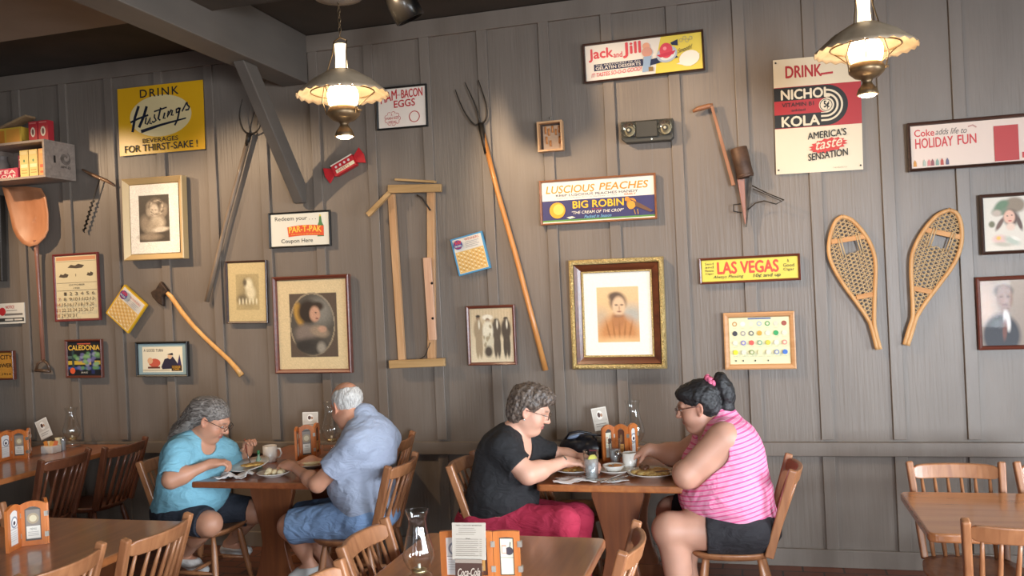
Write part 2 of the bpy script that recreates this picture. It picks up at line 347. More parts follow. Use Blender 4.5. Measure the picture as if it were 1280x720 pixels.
# ---- jelly sign
def s(P):
    P.rect(0, 0, 1, 1, '#ded3c4'); P.rect(.60, 0, 1, 1, '#dbc24c'); P.poly([(.56, 0), (.66, 0), (.62, .5), (.60, 1), (.54, 1)], '#ded3c4')
    P.text('Jack', .035, .12, .245, .47, '#cf4a50', .03); P.text('and', .25, .27, .325, .42, '#cf4a50', .02); P.text('Jill', .335, .05, .485, .46, '#cf4a50', .03)
    P.rect(.075, .55, .50, .74, '#1f2745'); P.text('THE ARISTOCRAT OF ALL', .09, .565, .48, .61, '#ded3c4'); P.text('GELATIN DESSERTS', .09, .63, .48, .71, '#ded3c4', .02); P.text("IT TASTES SO-O-O GOOD!", .05, .80, .485, .91, '#cf4a50', .01, .2, rise=.05)
    P.poly([(.55, .60), (.76, .50), (.80, .62), (.56, .76)], '#1f2745'); P.circ(.705, .50, .088, '#a9b0b8', ry=.22, rot=-.25); P.circ(.71, .53, .066, '#d8d5cc', ry=.13, rot=-.25); P.circ(.70, .40, .055, '#cf4352', ry=.21); P.poly([(.62, .50), (.78, .42), (.76, .52), (.65, .58)], '#c23247'); P.circ(.69, .34, .05, '#e88a90')
    P.poly([(.74, .20), (.80, .13), (.80, .30), (.75, .27)], '#1f2745'); P.circ(.89, .68, .085, '#e4dccb', ry=.21, rot=-.2); P.poly([(.78, .80), (.98, .58), (.9, .9)], '#e4dccb'); P.text('Smooth!', .80, .40, .92, .52, '#2a2a33', 0, .3, rise=.1)
    for u, v in ((.86, .12), (.83, .17), (.88, .2), (.91, .14)): P.ring(u, v, .04, .05, '#8d8a84', n=10)
    P.circ(.535, .22, .10, '#d99b7c'); P.circ(.54, .38, .14, '#c98f7a'); P.poly([(.51, .5), (.575, .5), (.55, .9), (.49, .93)], '#8fa3b8'); P.rect(.545, .80, .585, .92, '#8a6a3c')
framed('dessert_sign', 'long white and yellow framed gelatin dessert sign, highest on the wall', ((728, 55), (879, 38), (731, 105.5), (881.5, 87)), .014, .03, DKWOOD, s, cat='sign')
# ---- peach sign
def s(P):
    P.rect(0, 0, 1, 1, '#e6dccd'); P.rect(0, .46, 1, .93, '#3a3763'); P.rect(0, .93, 1, .97, '#5a8a3f'); OR = '#e08a2a'
    P.text('LUSCIOUS', .04, .10, .48, .28, OR, .02, .2, rise=-.01); P.text('PEACHES', .52, .10, .95, .27, OR, .02, .2, rise=-.01); P.text('KEEP LUSCIOUS PEACHES HANDY', .13, .31, .86, .37, '#4a4a55', .005); P.text('serve often for a family treat', .14, .39, .68, .43, '#8a8a92'); P.text('EASILY', .74, .385, .84, .43, '#d06a3a', .01)
    YL = '#f0b92c'; P.text('BIG ROBIN', .28, .50, .73, .67, YL, .03); P.text('BRAND', .45, .70, .54, .725, RED, .01); P.text('"THE CREAM OF THE CROP"', .27, .74, .73, .81, '#efe6cf', .01, .2); P.text('Packed in Season', .38, .85, .62, .92, '#6fa6c9', .02, .3)
    P.circ(.14, .70, .195, '#e9a02c'); P.circ(.15, .68, .13, '#f4c15a'); P.poly([(.22, .88), (.27, .86), (.30, .89), (.25, .92)], '#e8e0c8')
    P.circ(.80, .64, .042, '#d98a2b', ry=.13, rot=.3); P.poly([(.75, .47), (.79, .51), (.77, .60), (.74, .56)], '#c97f2b'); P.circ(.762, .525, .055, '#c98637'); P.poly([(.74, .525), (.752, .515), (.752, .54)], '#d9b04a'); P.poly([(.78, .52), (.88, .66), (.985, .84), (.96, .87), (.84, .72)], '#6b4a34'); P.circ(.797, .68, .032, '#e39a35', ry=.10, rot=.3)
    P.stroke([(.82, .78), (.83, .90)], .02, '#b98a3a'); P.stroke([(.85, .78), (.855, .90)], .02, '#b98a3a')
framed('fruit_sign', 'framed peach sign with an orange bird and a round peach', ((674, 226.5), (820, 216.5), (677, 282.5), (821.5, 273.5)), .014, .035, MDWOOD, s, cat='sign')
# ---- cigar sign
def s(P):
    P.rect(0, 0, 1, 1, '#d9c64c'); P.text('LAS VEGAS', .17, .13, .80, .66, '#d6472f', .04); K = '#2a2620'
    for i, q in enumerate(('Seed', 'and', 'Havana', 'Cigar')): P.text(q, .04, .12+i*.155, .13, .12+i*.155+.11, K)
    P.text('Always Pleasing', .12, .72, .44, .90, K, 0, .3); P.text('10¢ and up', .54, .72, .82, .92, K, .01, .15)
    for i, q in enumerate(('A', 'Good', 'Cigar')): P.text(q, .85+.04*(i == 0), .12+i*.20, .96-.05*(i == 0), .12+i*.20+.15, K)
framed('cigar_sign', 'narrow yellow framed cigar sign with large red letters', ((873.5, 323), (999.5, 317), (875, 355), (1001.5, 350.5)), .015, .025, RDWOOD, s, cat='sign')
# ---- kola sign
t, w, h = hung('soda_sign', 'tall cream, black and red metal soda sign behind the right lamp', 'sign', (966, 74), (1074.5, 66), (970.5, 218.5), (1080, 211))
backing(t, w, h, .004, paint('#cfc0a6', .35)); P = Print(w, h, -.0045); CR = '#d8cab0'; R2 = '#a8272c'; K = '#161412'
P.rect(0, 0, 1, 1, paint(CR, .3)); P.text('DRINK', .145, .065, .56, .165, R2, .03, rise=-.005); P.stroke([(.55, .155), (.69, .15)], .018, R2)
P.rect(0, .245, 1, .605, R2); pts = [(0, .25), (.60, .25)]+[(.60+.25*math.sin(PI*i/20), .425-.175*math.cos(PI*i/20)) for i in range(21)]+[(0, .60)]
P.poly(pts, K)
for r0, r1 in ((.052, .066), (.085, .102), (.122, .138)): P.ring(.60, .425, r0, r1, CR, -PI/2, PI/2)
for r0, r1 in ((.052, .066), (.085, .102), (.122, .138)): P.rect(.54, .425+r0, .60, .425+r1, CR)
P.rect(0, .365, .60, .485, R2); P.circ(.60, .425, .058, CR); P.ring(.60, .425, .046, .052, K); P.text('5¢', .575, .39, .635, .46, K, .03)
P.text('NICHOL', .085, .272, .645, .355, CR, .04); P.text('KOLA', .085, .505, .52, .59, CR, .04); P.text('VITAMIN B1', .09, .385, .46, .42, K, .01); P.text('added', .20, .44, .36, .462, K, .01)
P.text("AMERICA'S", .38, .655, .82, .715, K, .02, rise=.02); q = []
for i in range(32): a = 2*PI*i/32; r = 1.0 if i % 2 else .82; q.append((.61+.225*r*math.cos(a), .775+.065*r*math.sin(a)-.02*math.cos(a)))
P.poly(q, '#c2342f'); P.text('taste', .47, .74, .77, .81, CR, .01, .3, rise=.025); P.text('SENSATION', .38, .84, .83, .90, K, .02, rise=.03)

P.text('THE NICHOL CO.', .66, .965, .82, .975, '#8a7f70')
for u, v in ((.03, .03), (.97, .965), (.03, .965)): P.circ(u, v, .008, K)
P.build('printed_face', t)
# ---- holiday sign (the figure on its right half is left as a plain red patch)
def s(P):
    P.rect(0, 0, 1, 1, '#ddc9bb'); rr = '#c63a3c'
    P.text('Coke', .035, .10, .205, .26, rr, .02, rise=-.005); P.text('adds life to', .215, .11, .48, .25, '#4a4038', 0, .35, rise=-.01); P.text('HOLIDAY', .04, .31, .36, .54, rr, .015, rise=.01); P.text('FUN', .40, .30, .555, .52, rr, .015, rise=.01)
    P.stroke([(.49, .12), (.53, .09), (.56, .15)], .03, '#b98a80')
    for i, (u, c) in enumerate(((.03, '#c98a3a'), (.11, '#a9b2a4'), (.15, '#c77a78'), (.18, '#8a4a4c'), (.22, '#7f9a8c'), (.26, '#b0483a'), (.305, '#5f5a72'))): P.poly([(u-.014, .96), (u-.012, .86), (u, .80), (u+.012, .86), (u+.014, .96)], c)
    P.rect(.70, .16, .90, .97, '#b33431'); P.rect(.925, .80, .975, .93, rr)
framed('holiday_sign', 'dark framed white holiday sign with red lettering at upper right', ((1132.5, 154), (1291, 142), (1136, 215), (1294, 204)), .02, .035, DKWOOD, s, cat='sign')
# ---- coupon sign
def s(P):
    P.rect(0, 0, 1, 1, '#ddd8c8'); K = '#2b2a26'; P.text('Redeem your . . .', .08, .09, .78, .25, K, .005); P.text('Coupon Here', .18, .78, .72, .94, K, .005)
    P.poly([(.84, .12), (.87, .12), (.88, .30), (.91, .42), (.91, .74), (.80, .74), (.80, .42), (.83, .30)], '#4d7a4a'); P.rect(.80, .44, .91, .56, '#d8c05a'); P.poly([(.84, .08), (.87, .08), (.87, .13), (.84, .13)], '#d8c05a')
    q = [(.29+.62*i/10, .42-.05*4*(i/10)*(1-i/10)) for i in range(11)]+[(.91-.60*i/10, .72-.03*4*(i/10)*(1-i/10)) for i in range(11)]; P.poly(q, '#d9532f')
    P.text('PAR-T-PAK', .32, .42, .87, .60, '#ecc24a', .03, arc=.03); P.text('DELICIOUS BEVERAGES', .36, .635, .85, .665, '#ecc24a')
framed('coupon_sign', 'small black framed coupon sign with a green bottle', ((336, 267), (412.5, 262), (337, 311.5), (413.5, 306.5)), .013, .022, BLACK, s, cat='sign')
# ---- pictures -------------------------------------------------------------------------------------
SEP = lambda c: c
def s(P):                                                            # curly haired girl engraving, gold frame
    cv = Canvas(70, 100, '#e9e0d2'); cv.rect(.18, .155, .80, .83, '#3e342b')
    for i in range(26):
        a = random.random()*6.3; cv.blob(.55+.14*math.cos(a), .36+.11*math.sin(a), .07, .05, random.choice(['#8d7c69', '#a89680', '#6d5e4e']), 1.)
    cv.blob(.50, .38, .085, .09, '#c9b7a0', .5); cv.blob(.455, .37, .022, .008, '#6a5a4b', .9); cv.blob(.525, .375, .02, .008, '#6a5a4b', .9); cv.blob(.475, .40, .01, .02, '#a8947d', 1.); cv.blob(.485, .43, .025, .006, '#7d6353', .9)
    for i in range(60): a = random.random()*6.3; r_ = .8+.5*random.random(); cv.blob(.55+.13*r_*math.cos(a), .34+.10*r_*math.sin(a), .012, .022, random.choice(['#c4b299', '#54483c', '#9c8a74']), .6, a, .7)
    cv.blob(.56, .56, .15, .10, '#b7a68f', .6); cv.blob(.42, .62, .15, .09, '#a08f79', .8); cv.blob(.30, .55, .09, .10, '#8a7965', .9); cv.blob(.62, .66, .16, .035, '#cbbba6', .6, -.1); cv.blob(.40, .76, .22, .05, '#8b7a66', .8); cv.speck(.09)
    P.image(cv.a, VC)
framed('framed_engraving', 'portrait of a curly haired girl in a deep gold frame', ((157, 225), (231.5, 219.5), (160, 326.5), (234.7, 323)), .052, .065, paint('#c6a877', .4, .15), s, prof=[(0, 0), (0, .06), (.006, .066), (.044, .035), (.046, .028), (.052, .027), (.052, 0)])
def s(P):                                                            # oval print
    cv = Canvas(90, 115, '#cdb68c'); cv.rect(.17, .15, .86, .86, '#5d4c3c'); m = ((cv.U-.50)/.31)**2+((cv.V-.50)/.335)**2; cv.mix((m < 1.13).astype(np.float32), '#8f7f67'); cv.mix((m < 1).astype(np.float32), '#4c463e')
    cv.blob(.62, .36, .17, .15, '#7b766c', 1.); cv.blob(.31, .38, .07, .13, '#a9803a', .5, -.2); cv.blob(.45, .36, .15, .13, '#2c211a', .4); cv.blob(.58, .30, .09, .05, '#33271e', .6); cv.blob(.54, .385, .075, .085, '#b98d73', .4); cv.blob(.60, .40, .018, .02, '#b98d73', .6); cv.blob(.555, .37, .014, .008, '#3a2a22', .8); cv.blob(.57, .435, .02, .008, '#7d4a40', .8)
    cv.blob(.40, .60, .15, .10, '#77695f', .6); cv.blob(.60, .58, .13, .06, '#8d7a66', .6, .3); cv.blob(.64, .555, .06, .035, '#b08a72', .6); cv.blob(.46, .75, .22, .10, '#38332e', .6); cv.blob(.62, .76, .06, .06, '#8e8577', .8); cv.blob(.36, .74, .12, .05, '#2f2b27', .8)
    cv.mix((m > 1.13).astype(np.float32)*((cv.U > .17) & (cv.U < .86) & (cv.V > .15) & (cv.V < .86)), '#54463a'); cv.speck(.06); P.image(cv.a, VC)
framed('framed_print', 'oval print of a dark haired sitter in a red brown frame', ((342.5, 347), (437, 342), (346, 467), (441, 465.5)), .03, .04, RDWOOD, s)
def s(P):                                                            # ornate portrait
    cv = Canvas(80, 105, '#e6e0d4'); x = (cv.U > .20) & (cv.U < .82) & (cv.V > .175) & (cv.V < .845); sub = Canvas(80, 105, '#d6ab74'); sub.grad('#d9b98c', '#d3a26a')
    sub.blob(.70, .52, .2, .12, '#9aa09c', 1.2, 0, .8); sub.blob(.25, .55, .12, .12, '#a99a86', 1.2, 0, .7); sub.blob(.51, .74, .29, .22, '#b87c46', .5); sub.blob(.51, .58, .10, .10, '#a86f40', .6); sub.blob(.51, .36, .125, .11, '#6e5744', .45); sub.blob(.47, .29, .10, .05, '#5d4837', .6); sub.blob(.52, .41, .095, .115, '#d3b08c', .35); sub.blob(.485, .395, .025, .009, '#4d3c30', .8); sub.blob(.565, .395, .025, .009, '#4d3c30', .8); sub.blob(.528, .435, .012, .03, '#b28b6a', 1.); sub.blob(.525, .475, .035, .008, '#8a5a48', .8); sub.blob(.51, .53, .08, .018, '#7c5a43', .8, 0, .6)
    for k in range(5): sub.blob(.36+.08*k, .72, .012, .12, '#96602f', 1., .1*(k-2))
    sub.blob(.51, .845, .4, .06, '#dcae78', 1.2); cv.a[x] = sub.a[x]; cv.speck(.03); P.image(cv.a, VC)
t, w, h = hung('ornate_portrait', 'portrait of a woman in a high collar in a carved gilt frame', 'picture', (712.5, 326), (829.5, 320.5), (716, 462), (834, 459.5))
GILT = noisy('carved gilt', '#8a6830', '#e6cb8a', (70, 70, 70), .3, 1., 3, metal=.35, dist=2.5, lo=.3, hi=.6); LINER = wood('walnut liner', '#4a2718', '#6b3a22', 0, .3)
frame(t, w, h, [(0, 0), (0, .05), (.008, .066), (.018, .070), (.028, .062), (.031, .05), (.031, 0)], GILT, 'gilt_frame', True)
mb = MB()                                                            # carved leaves along the gilt moulding
for hor in (0, 1):
    L = (w if hor else h)-.03; n = int(L/.022)
    for i in range(n):
        for sd in (-1, 1):
            p = -L/2+L*(i+.5)/n; o = sd*((h if hor else w)/2-.016); c = (p, -.064, o) if hor else (o, -.064, p)
            mb.ell(c, (.012, .010, .006), GILT, 8, 5, Euler((0, (.6 if (i % 2) else -.6)+(0 if hor else PI/2), 0)).to_matrix())
mb.build('carved_leaves', t)
frame(t, w-.062, h-.062, [(0, .03), (.004, .055), (.024, .045), (.046, .030), (.046, .01)], LINER, 'walnut_liner')
frame(t, w-.154, h-.154, [(0, .02), (.002, .036), (.009, .036), (.013, .026), (.013, .01)], GILT, 'inner_gilt_border')
P = Print(w-.175, h-.175, -.022); s(P); P.build('print', t); 0
def s(P):                                                            # group photograph
    cv = Canvas(80, 100, '#cbb492'); cv.grad('#c2ab88', '#d6c3a2')
    for k in range(14): cv.blob(.04+.07*k, .15, .012, .16, '#b39b78', 1., 0, .6)
    for x, c, hy in ((.20, '#9c8668', .12), (.62, '#57493a', .20), (.84, '#4c3f32', .17)):
        cv.blob(x, hy+.06, .045, .05, '#8b6f56', .4); cv.blob(x, hy+.025, .05, .025, '#3c3026', .6); cv.blob(x, .40, .11, .20, c, .35); cv.blob(x-.03, .70, .045, .22, c, .4); cv.blob(x+.045, .70, .045, .22, c, .4); cv.blob(x+.02, .30, .02, .08, '#d9cdb5', .8)
    cv.blob(.42, .17, .12, .05, '#e2d6be', .5); cv.blob(.42, .23, .05, .05, '#8b6f56', .4); cv.blob(.42, .42, .12, .18, '#dccfb4', .35); cv.blob(.42, .62, .12, .13, '#cdbfa2', .4); cv.blob(.42, .80, .09, .10, '#4d4033', .6)
    for k in range(12): cv.blob(.32+.2*random.random(), .3+.4*random.random(), .02, .03, '#a08d6e', 1.)
    cv.speck(.05); P.image(cv.a, VC)
framed('group_photograph', 'small sepia photograph of four standing people in a dark frame', ((583, 383.5), (643.5, 380), (586, 456.5), (646, 456)), .02, .028, RDWOOD, s)
def s(P):                                                            # small faded photograph
    cv = Canvas(60, 90, '#c2ab7b'); cv.rect(.22, .2, .82, .80, '#a89468'); cv.blob(.52, .50, .2, .22, '#8f7f5c', 1.); cv.blob(.55, .38, .10, .10, '#d9ccaa', .8); cv.blob(.60, .52, .12, .12, '#d3c5a1', .8); cv.blob(.38, .62, .14, .08, '#6d6047', .8); cv.blob(.45, .34, .05, .06, '#5f5340', .9)
    for k in range(6): cv.blob(.30+.09*k, .66, .02, .05, '#d6caa8', .9)
    cv.speck(.06); P.image(cv.a, VC)
framed('faded_photograph', 'faded yellowed photograph in a thin dark frame', ((282, 327), (333.3, 324.5), (283.5, 405), (334.8, 403.5)), .016, .02, DKWOOD, s)
def s(P):                                                            # lady in a wide hat
    cv = Canvas(80, 95, '#d8cfc0'); cv.grad('#d6cfc2', '#dcd2c2'); cv.blob(.55, .20, .36, .12, '#6f7d66', .3, -.28); cv.blob(.72, .16, .22, .14, '#8a7a66', .4, .2); cv.blob(.42, .15, .16, .08, '#5f7a5c', .6, -.4); cv.blob(.30, .30, .1, .06, '#b9a899', .7)
    cv.blob(.62, .40, .17, .15, '#5b4338', .5); cv.blob(.36, .50, .05, .14, '#6a4d40', .6, .6); cv.blob(.80, .50, .05, .14, '#5b4338', .6, -.3); cv.blob(.58, .38, .125, .125, '#dbae97', .3); cv.blob(.535, .36, .02, .010, '#4a3a34', .8); cv.blob(.635, .35, .02, .010, '#4a3a34', .8); cv.blob(.59, .45, .04, .012, '#b8504c', .7); cv.blob(.60, .56, .10, .07, '#dfc3b0', .6)
    cv.blob(.18, .50, .07, .06, '#6c6a4e', .6); cv.blob(.34, .78, .16, .08, '#dbb7ac', .6); cv.blob(.32, .76, .05, .035, '#e0b552', .8); cv.blob(.62, .82, .18, .06, '#9fb0a0', .8, .4, .7); cv.blob(.7, .78, .10, .03, '#e4dfd2', .8, .4); cv.blob(.42, .88, .2, .04, '#a9a390', .9, .1, .7); cv.speck(.02); P.image(cv.a, VC)
framed('lady_print', 'print of a smiling lady in a wide flowered hat', ((1223, 243.5), (1288, 240.3), (1228, 318.5), (1292, 316)), .02, .03, DKWOOD, s)
def s(P):                                                            # dark suited man
    cv = Canvas(80, 100, '#9b8c80'); cv.grad('#a99a8c', '#8d7d70'); cv.blob(.12, .45, .18, .35, '#c0a894', 1.2); cv.blob(.50, .17, .20, .10, '#4a4440', .5); cv.blob(.52, .28, .175, .20, '#8b6f5f', .3); cv.blob(.45, .255, .04, .012, '#2b2320', .8); cv.blob(.60, .255, .04, .012, '#2b2320', .8); cv.blob(.53, .31, .03, .05, '#9c7f6c', 1.); cv.blob(.53, .375, .06, .012, '#5a3d36', .8); cv.blob(.53, .48, .09, .08, '#7f6456', .6)
    cv.blob(.42, .84, .40, .32, '#2a2a30', .25); cv.blob(.55, .62, .07, .16, '#d9d4cc', .5, -.15); cv.blob(.50, .75, .05, .16, '#6b3f34', .6, .1); cv.speck(.03); P.image(cv.a, VC)
framed('suited_man_portrait', 'portrait of a man in a dark suit under reflecting glass', ((1219, 347), (1288, 343.5), (1223, 437.5), (1292, 436)), .024, .03, RDWOOD, s, glass=2)
# ---- button board
def s(P):
    P.rect(0, 0, 1, 1, '#dcd9ae'); P.rect(.32, .015, .70, .05, '#5f6d92'); cols = ['#b98f55', '#e4e2cf', '#cfcdb9', '#9fb0bd', '#5f9a5b', '#c9c7b2', '#9a4a3a', '#3b3a42', '#a09a93', '#6a6d6a', '#c59a35', '#d0d2c2', '#2f9a57', '#cfcfbf', '#d2d4c4', '#7d78b8', '#d9584d', '#7fa386', '#c9c23f', '#cfd0c6', '#d98e80', '#d8d32f', '#cfd0bf', '#8a9a63', '#dcd9ae', '#d4d3c0', '#7f8fae', '#3f6fbf']
    for k, c in enumerate(cols):
        i, j = k % 7, k//7; u, v = .10+i*.135, .14+j*.20; P.circ(u, v, .052, c)
        if c in ('#b98f55', '#5f9a5b', '#9fb0bd', '#7fa386', '#d98e80', '#8a9a63', '#7f8fae', '#6a6d6a', '#7d78b8', '#a09a93'): P.circ(u, v, .028, '#d9cfae')
        P.rect(u-.03, v+.085, u+.03, v+.093, '#b9b795')
    for u in (.10, .22, .42, .63): P.rect(u-.01, .90, u+.012, .935, '#4a4a40')
framed('button_board', 'light wood framed board displaying rows of round coloured buttons', ((904, 391.5), (993, 388.5), (906.5, 462.3), (995.5, 460.5)), .033, .03, OAK, s, cat='display board')
# ---- calendar
def s(P):
    P.rect(0, 0, 1, 1, '#d9c8a0'); P.rect(.03, .02, .97, .075, '#cf8f66'); P.rect(.02, .09, .98, .095, '#7d6a55'); K = '#55493c'
    for u, v, a in ((.50, .17, .2), (.20, .31, .12), (.83, .30, .08)):
        P.poly([(u-a, v+.02), (u-a*.6, v-.025), (u-a*.1, v-.01), (u+a*.3, v-.035), (u+a, v-.01), (u+a*.7, v+.03), (u, v+.035)], K)
    P.rect(.48, .29, .50, .33, '#9a8a70'); P.rect(.02, .425, .98, .43, '#7d6a55'); P.text('OCTOBER', .32, .45, .70, .475, K); P.text('1928', .43, .50, .57, .525, K); P.rect(.02, .545, .98, .55, '#7d6a55')
    d = 1
    for r in range(5):
        for cidx in range(7):
            if r == 0 and cidx == 0: continue
            if d > 31: break
            P.text(str(d), .03+cidx*.135+(.03 if d < 10 else 0), .575+r*.085, .03+cidx*.135+.09, .575+r*.085+.05, K if cidx else '#a0543c', .01); d += 1
framed('wall_calendar', 'cream paper calendar page in a thin red frame', ((66, 319), (122.5, 314), (69, 402.5), (125.3, 400)), .018, .02, paint('#6f2a28', .35), s, cat='calendar')
# ---- fruit label
def s(P):
    cv = Canvas(60, 64, '#15171d'); cv.rect(0, .42, 1, .50, '#4c5f58'); cv.rect(0, .56, 1, .68, '#c2a23a'); cv.rect(0, .74, 1, .82, '#2c4c8a'); cv.rect(.12, .24, .2, .95, '#2c4040'); cv.rect(.70, .24, .80, .95, '#232a55')
    for k in range(40): cv.blob(.18+.75*random.random()**.8, .32+.5*random.random(), .06, .05, random.choice(['#8a86a8', '#5f8a56', '#7fa36b', '#6a6590']), .7, 0, .9)
    P.image(cv.a, VC); P.rect(.3, .05, .7, .085, '#b5503a'); P.text('CALEDONIA', .03, .11, .97, .25, '#e0b24a', .04, arc=.0); P.circ(.14, .85, .09, '#d95a35'); P.text('BRAND', .40, .88, .6, .93, '#c9c3b4')
framed('fruit_label', 'square framed dark fruit label with grapes below the calendar', ((82, 425), (127, 423.5), (83, 472.5), (129.3, 472)), .018, .025, RDWOOD, s)
# ---- good turn picture
def s(P):
    P.rect(0, 0, 1, 1, '#8fa4a6'); P.rect(.09, .10, .92, .92, '#e2d6ba'); P.text('A GOOD TURN', .12, .17, .52, .26, '#3a332c', .01); P.circ(.34, .62, .12, '#c25a44', ry=.14); P.circ(.25, .55, .10, '#d9a57c'); P.rect(.20, .74, .45, .80, '#6a3a2c'); P.poly([(.48, .75), (.55, .5), (.72, .42), (.80, .6), (.86, .8), (.5, .82)], '#2e2a3a'); P.circ(.66, .42, .08, '#d8b08c'); P.poly([(.60, .35), (.72, .30), (.73, .38)], '#23202a'); P.poly([(.86, .35), (.90, .75), (.80, .75)], '#3a2f52'); P.rect(.69, .70, .90, .88, '#4b3420'); P.text('DODGE', .71, .72, .87, .79, '#d29a3a', .02); P.text('CARS', .73, .80, .85, .86, '#d29a3a', .02); P.rect(.10, .84, .66, .86, '#b09a78')
framed('motor_advert', 'wide black framed comic picture on blue grey mount below the axe', ((170.5, 428), (235, 426), (171.5, 471.3), (236.2, 470.2)), .017, .03, BLACK, s)
# ---- punch boards
def punch(name, label, q, edge):
    t, w, h = hung(name, label, 'game board', *q, group='punch boards'); backing(t, w, h, .022, paint(edge, .5)); P = Print(w, h, -.0225)
    P.rect(0, 0, 1, 1, edge); P.rect(.05, .04, .95, .96, '#ded4c4'); P.rect(.06, .38, .94, .95, '#dcb26a')
    for j in range(9):
        for i in range(9): u, v = .10+i*.095, .41+j*.058; P.poly([(u, v), (u+.05, v+.018), (u+.06, v+.045), (u+.01, v+.025)], '#b5824a' if (i+j) % 2 else '#efe2bf')
    P.circ(.22, .20, .125, '#4a4580'); P.text('500', .12, .10, .33, .19, '#d4413c', .05, .2); P.text('PRIZES', .12, .215, .32, .26, '#e2dccf', .02); P.rect(.14, .28, .3, .295, RED)
    P.text('WINNERS', .45, .08, .90, .14, '#b9584c', .01)
    for k in range(4): P.rect(.45, .18+k*.045, .88-.06*(k % 2), .195+k*.045, '#a9a2a0')
    P.build('printed_face', t); return t
punch('punch_board', 'yellow edged punch board card hung cornerwise above a picture', ((156, 357), (185.5, 381), (132.5, 391), (160, 415.5)), '#d9a826')
punch('punch_board', 'blue edged punch board card tilted left of the long hay fork', ((563, 300), (602.5, 288.5), (574.5, 345), (613.7, 335)), '#4f8fb5')
# ---- far left plates
t, w, h = hung('notice_plate', 'small white notice plate at the left end of the wall', 'plate', (-15, 380.5), (29, 378), (-14, 406.5), (30, 403.2)); backing(t, w, h, .006, paint('#d5cdbf', .3)); P = Print(w, h, -.0065); P.rect(0, 0, 1, 1, paint('#d8d1c4', .3)); P.circ(.38, .40, .2, RED); P.text('NOTICE', .48, .12, .72, .26, RED, .02); P.rect(.5, .34, .8, .38, '#9a948a'); P.rect(.44, .50, .95, .60, '#77716a'); P.rect(.02, .72, .98, .90, '#3a3733'); P.rect(.45, .77, .68, .85, '#cfc8bb'); P.rect(.71, .77, .94, .85, '#cfc8bb'); P.build('printed_face', t)
def s(P): P.rect(0, 0, 1, 1, '#c98a34'); P.text('CITY', .62, .10, .97, .27, '#1d1a17', .03); P.text('POWER', .45, .43, .96, .58, '#1d1a17', .03); P.text('1914', .66, .80, .92, .88, '#1d1a17', .01)
framed('orange_plaque', 'orange plaque in a brown frame at the left edge', ((-26, 440.5), (18, 437.7), (-25, 476.5), (18.6, 473.2)), .014, .03, RDWOOD, s, cat='plaque', glass=False)
def s(P): P.rect(0, 0, 1, 1, '#4a443c')
framed('dark_frame', 'dark picture frame cut off at the left edge', ((-62, 249), (5, 244), (-60, 355), (6, 350)), .03, .045, paint('#332f2b', .4), s)
# ---- shadow box
t, w, h = hung('shadow_box', 'small deep box frame holding rows of little wooden pegs', 'display box', (672, 154), (704, 151), (675, 191), (705, 188.5))
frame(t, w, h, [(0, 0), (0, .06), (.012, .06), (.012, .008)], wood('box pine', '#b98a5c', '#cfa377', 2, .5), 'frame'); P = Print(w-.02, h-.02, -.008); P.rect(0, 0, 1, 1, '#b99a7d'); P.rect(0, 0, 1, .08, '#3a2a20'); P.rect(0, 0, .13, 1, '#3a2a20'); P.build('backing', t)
PEG = wood('orange pegs', '#b0703a', '#c98a50', 2, .5)
for u, v, L in ((.24, .22, .34), (.40, .30, .34), (.58, .20, .32), (.74, .32, .28), (.90, .22, .32), (.28, .62, .36), (.46, .75, .28), (.90, .64, .34)):
    mb = MB(); x, z = (u-.5)*(w-.03), (.5-v)*(h-.03); mb.tube([(x, -.014, z+L*h*.35), (x, -.014, z-L*h*.35)], .0068, PEG, 8); mb.build('peg', t)
mb = MB(); mb.ell((0, -.006, h/2+.03), (.007, .006, .007), paint('#b9b0a2', .3, .8), 10, 6); mb.tube([(0, -.004, h/2+.028), (-.006, -.004, h/2)], .0015, paint('#b9b0a2', .3, .8), 6); mb.build('hanging_nail', t)
# ---- emergency light
t, w, h = hung('emergency_light', 'dark two-headed emergency light unit with clear lamp covers', 'emergency light', (777, 153.5), (842, 150), (778, 181), (843, 176))
mb = MB(); mb.prism([(-w/2+.01, -h/2+.02), (-w/2+.03, -h/2), (w/2-.02, -h/2), (w/2, -h/2+.02), (w/2, h/2), (-w/2, h/2), (-w/2, -h/2+.03)], 0, -.07, paint('#3c3a34', .45), 'y'); mb.box((0, -.078, .01), (w*.42, .02, h*.76), paint('#35332d', .5)); mb.build('housing', t, bevel=.006)
for sx in (-1, 1):
    x = sx*w*.345; mb = MB(); R = Euler((math.radians(90), 0, 0)).to_matrix(); mb.lathe([(.016, 0), (.03, .008), (.044, .022), (.046, .024)], paint('#c9c3b2', .12, .9), 20, (x, -.068, .012), R=R, cap=False); mb.ell((x, -.076, .012), (.010, .010, .010), paint('#e8dfc8', .2), 10, 6); o = mb.build('reflector', t)
    mb = MB(); mb.box((x, -.086, .012), (w*.30, .034, h*.74), glassm('clear plastic', (.93, .93, .9), .08, .08, .6)); mb.build('lamp_cover', t, bevel=.012, seg=3)
mb = MB(); mb.ell((.03, -.074, -h/2+.014), (.005, .004, .005), paint('#d8d8cc', .3, emit=1.5), 8, 6); mb.build('indicator', t)
# ---- tools: built in world coordinates of the wall plane around their own base
def tool(name, label, cat, px, py):
    p = aty(px, py, WALLY); return thing(name, label, cat, (p.x, p.y, p.z)), p
def wl(o, px, py, out=.0): p = aty(px, py, WALLY-out); return Vector((p.x-o.x, -out, p.z-o.z))
STEEL = noisy('dark worn steel', '#2a2521', '#4a423a', (20, 20, 20), .5, .1, metal=.6)
HANDLE = wood('ash handle', '#b57c43', '#c9935a', 2, .45); GREYW = wood('weathered grey wood', '#6d5c4b', '#8a7764', 2, .6)
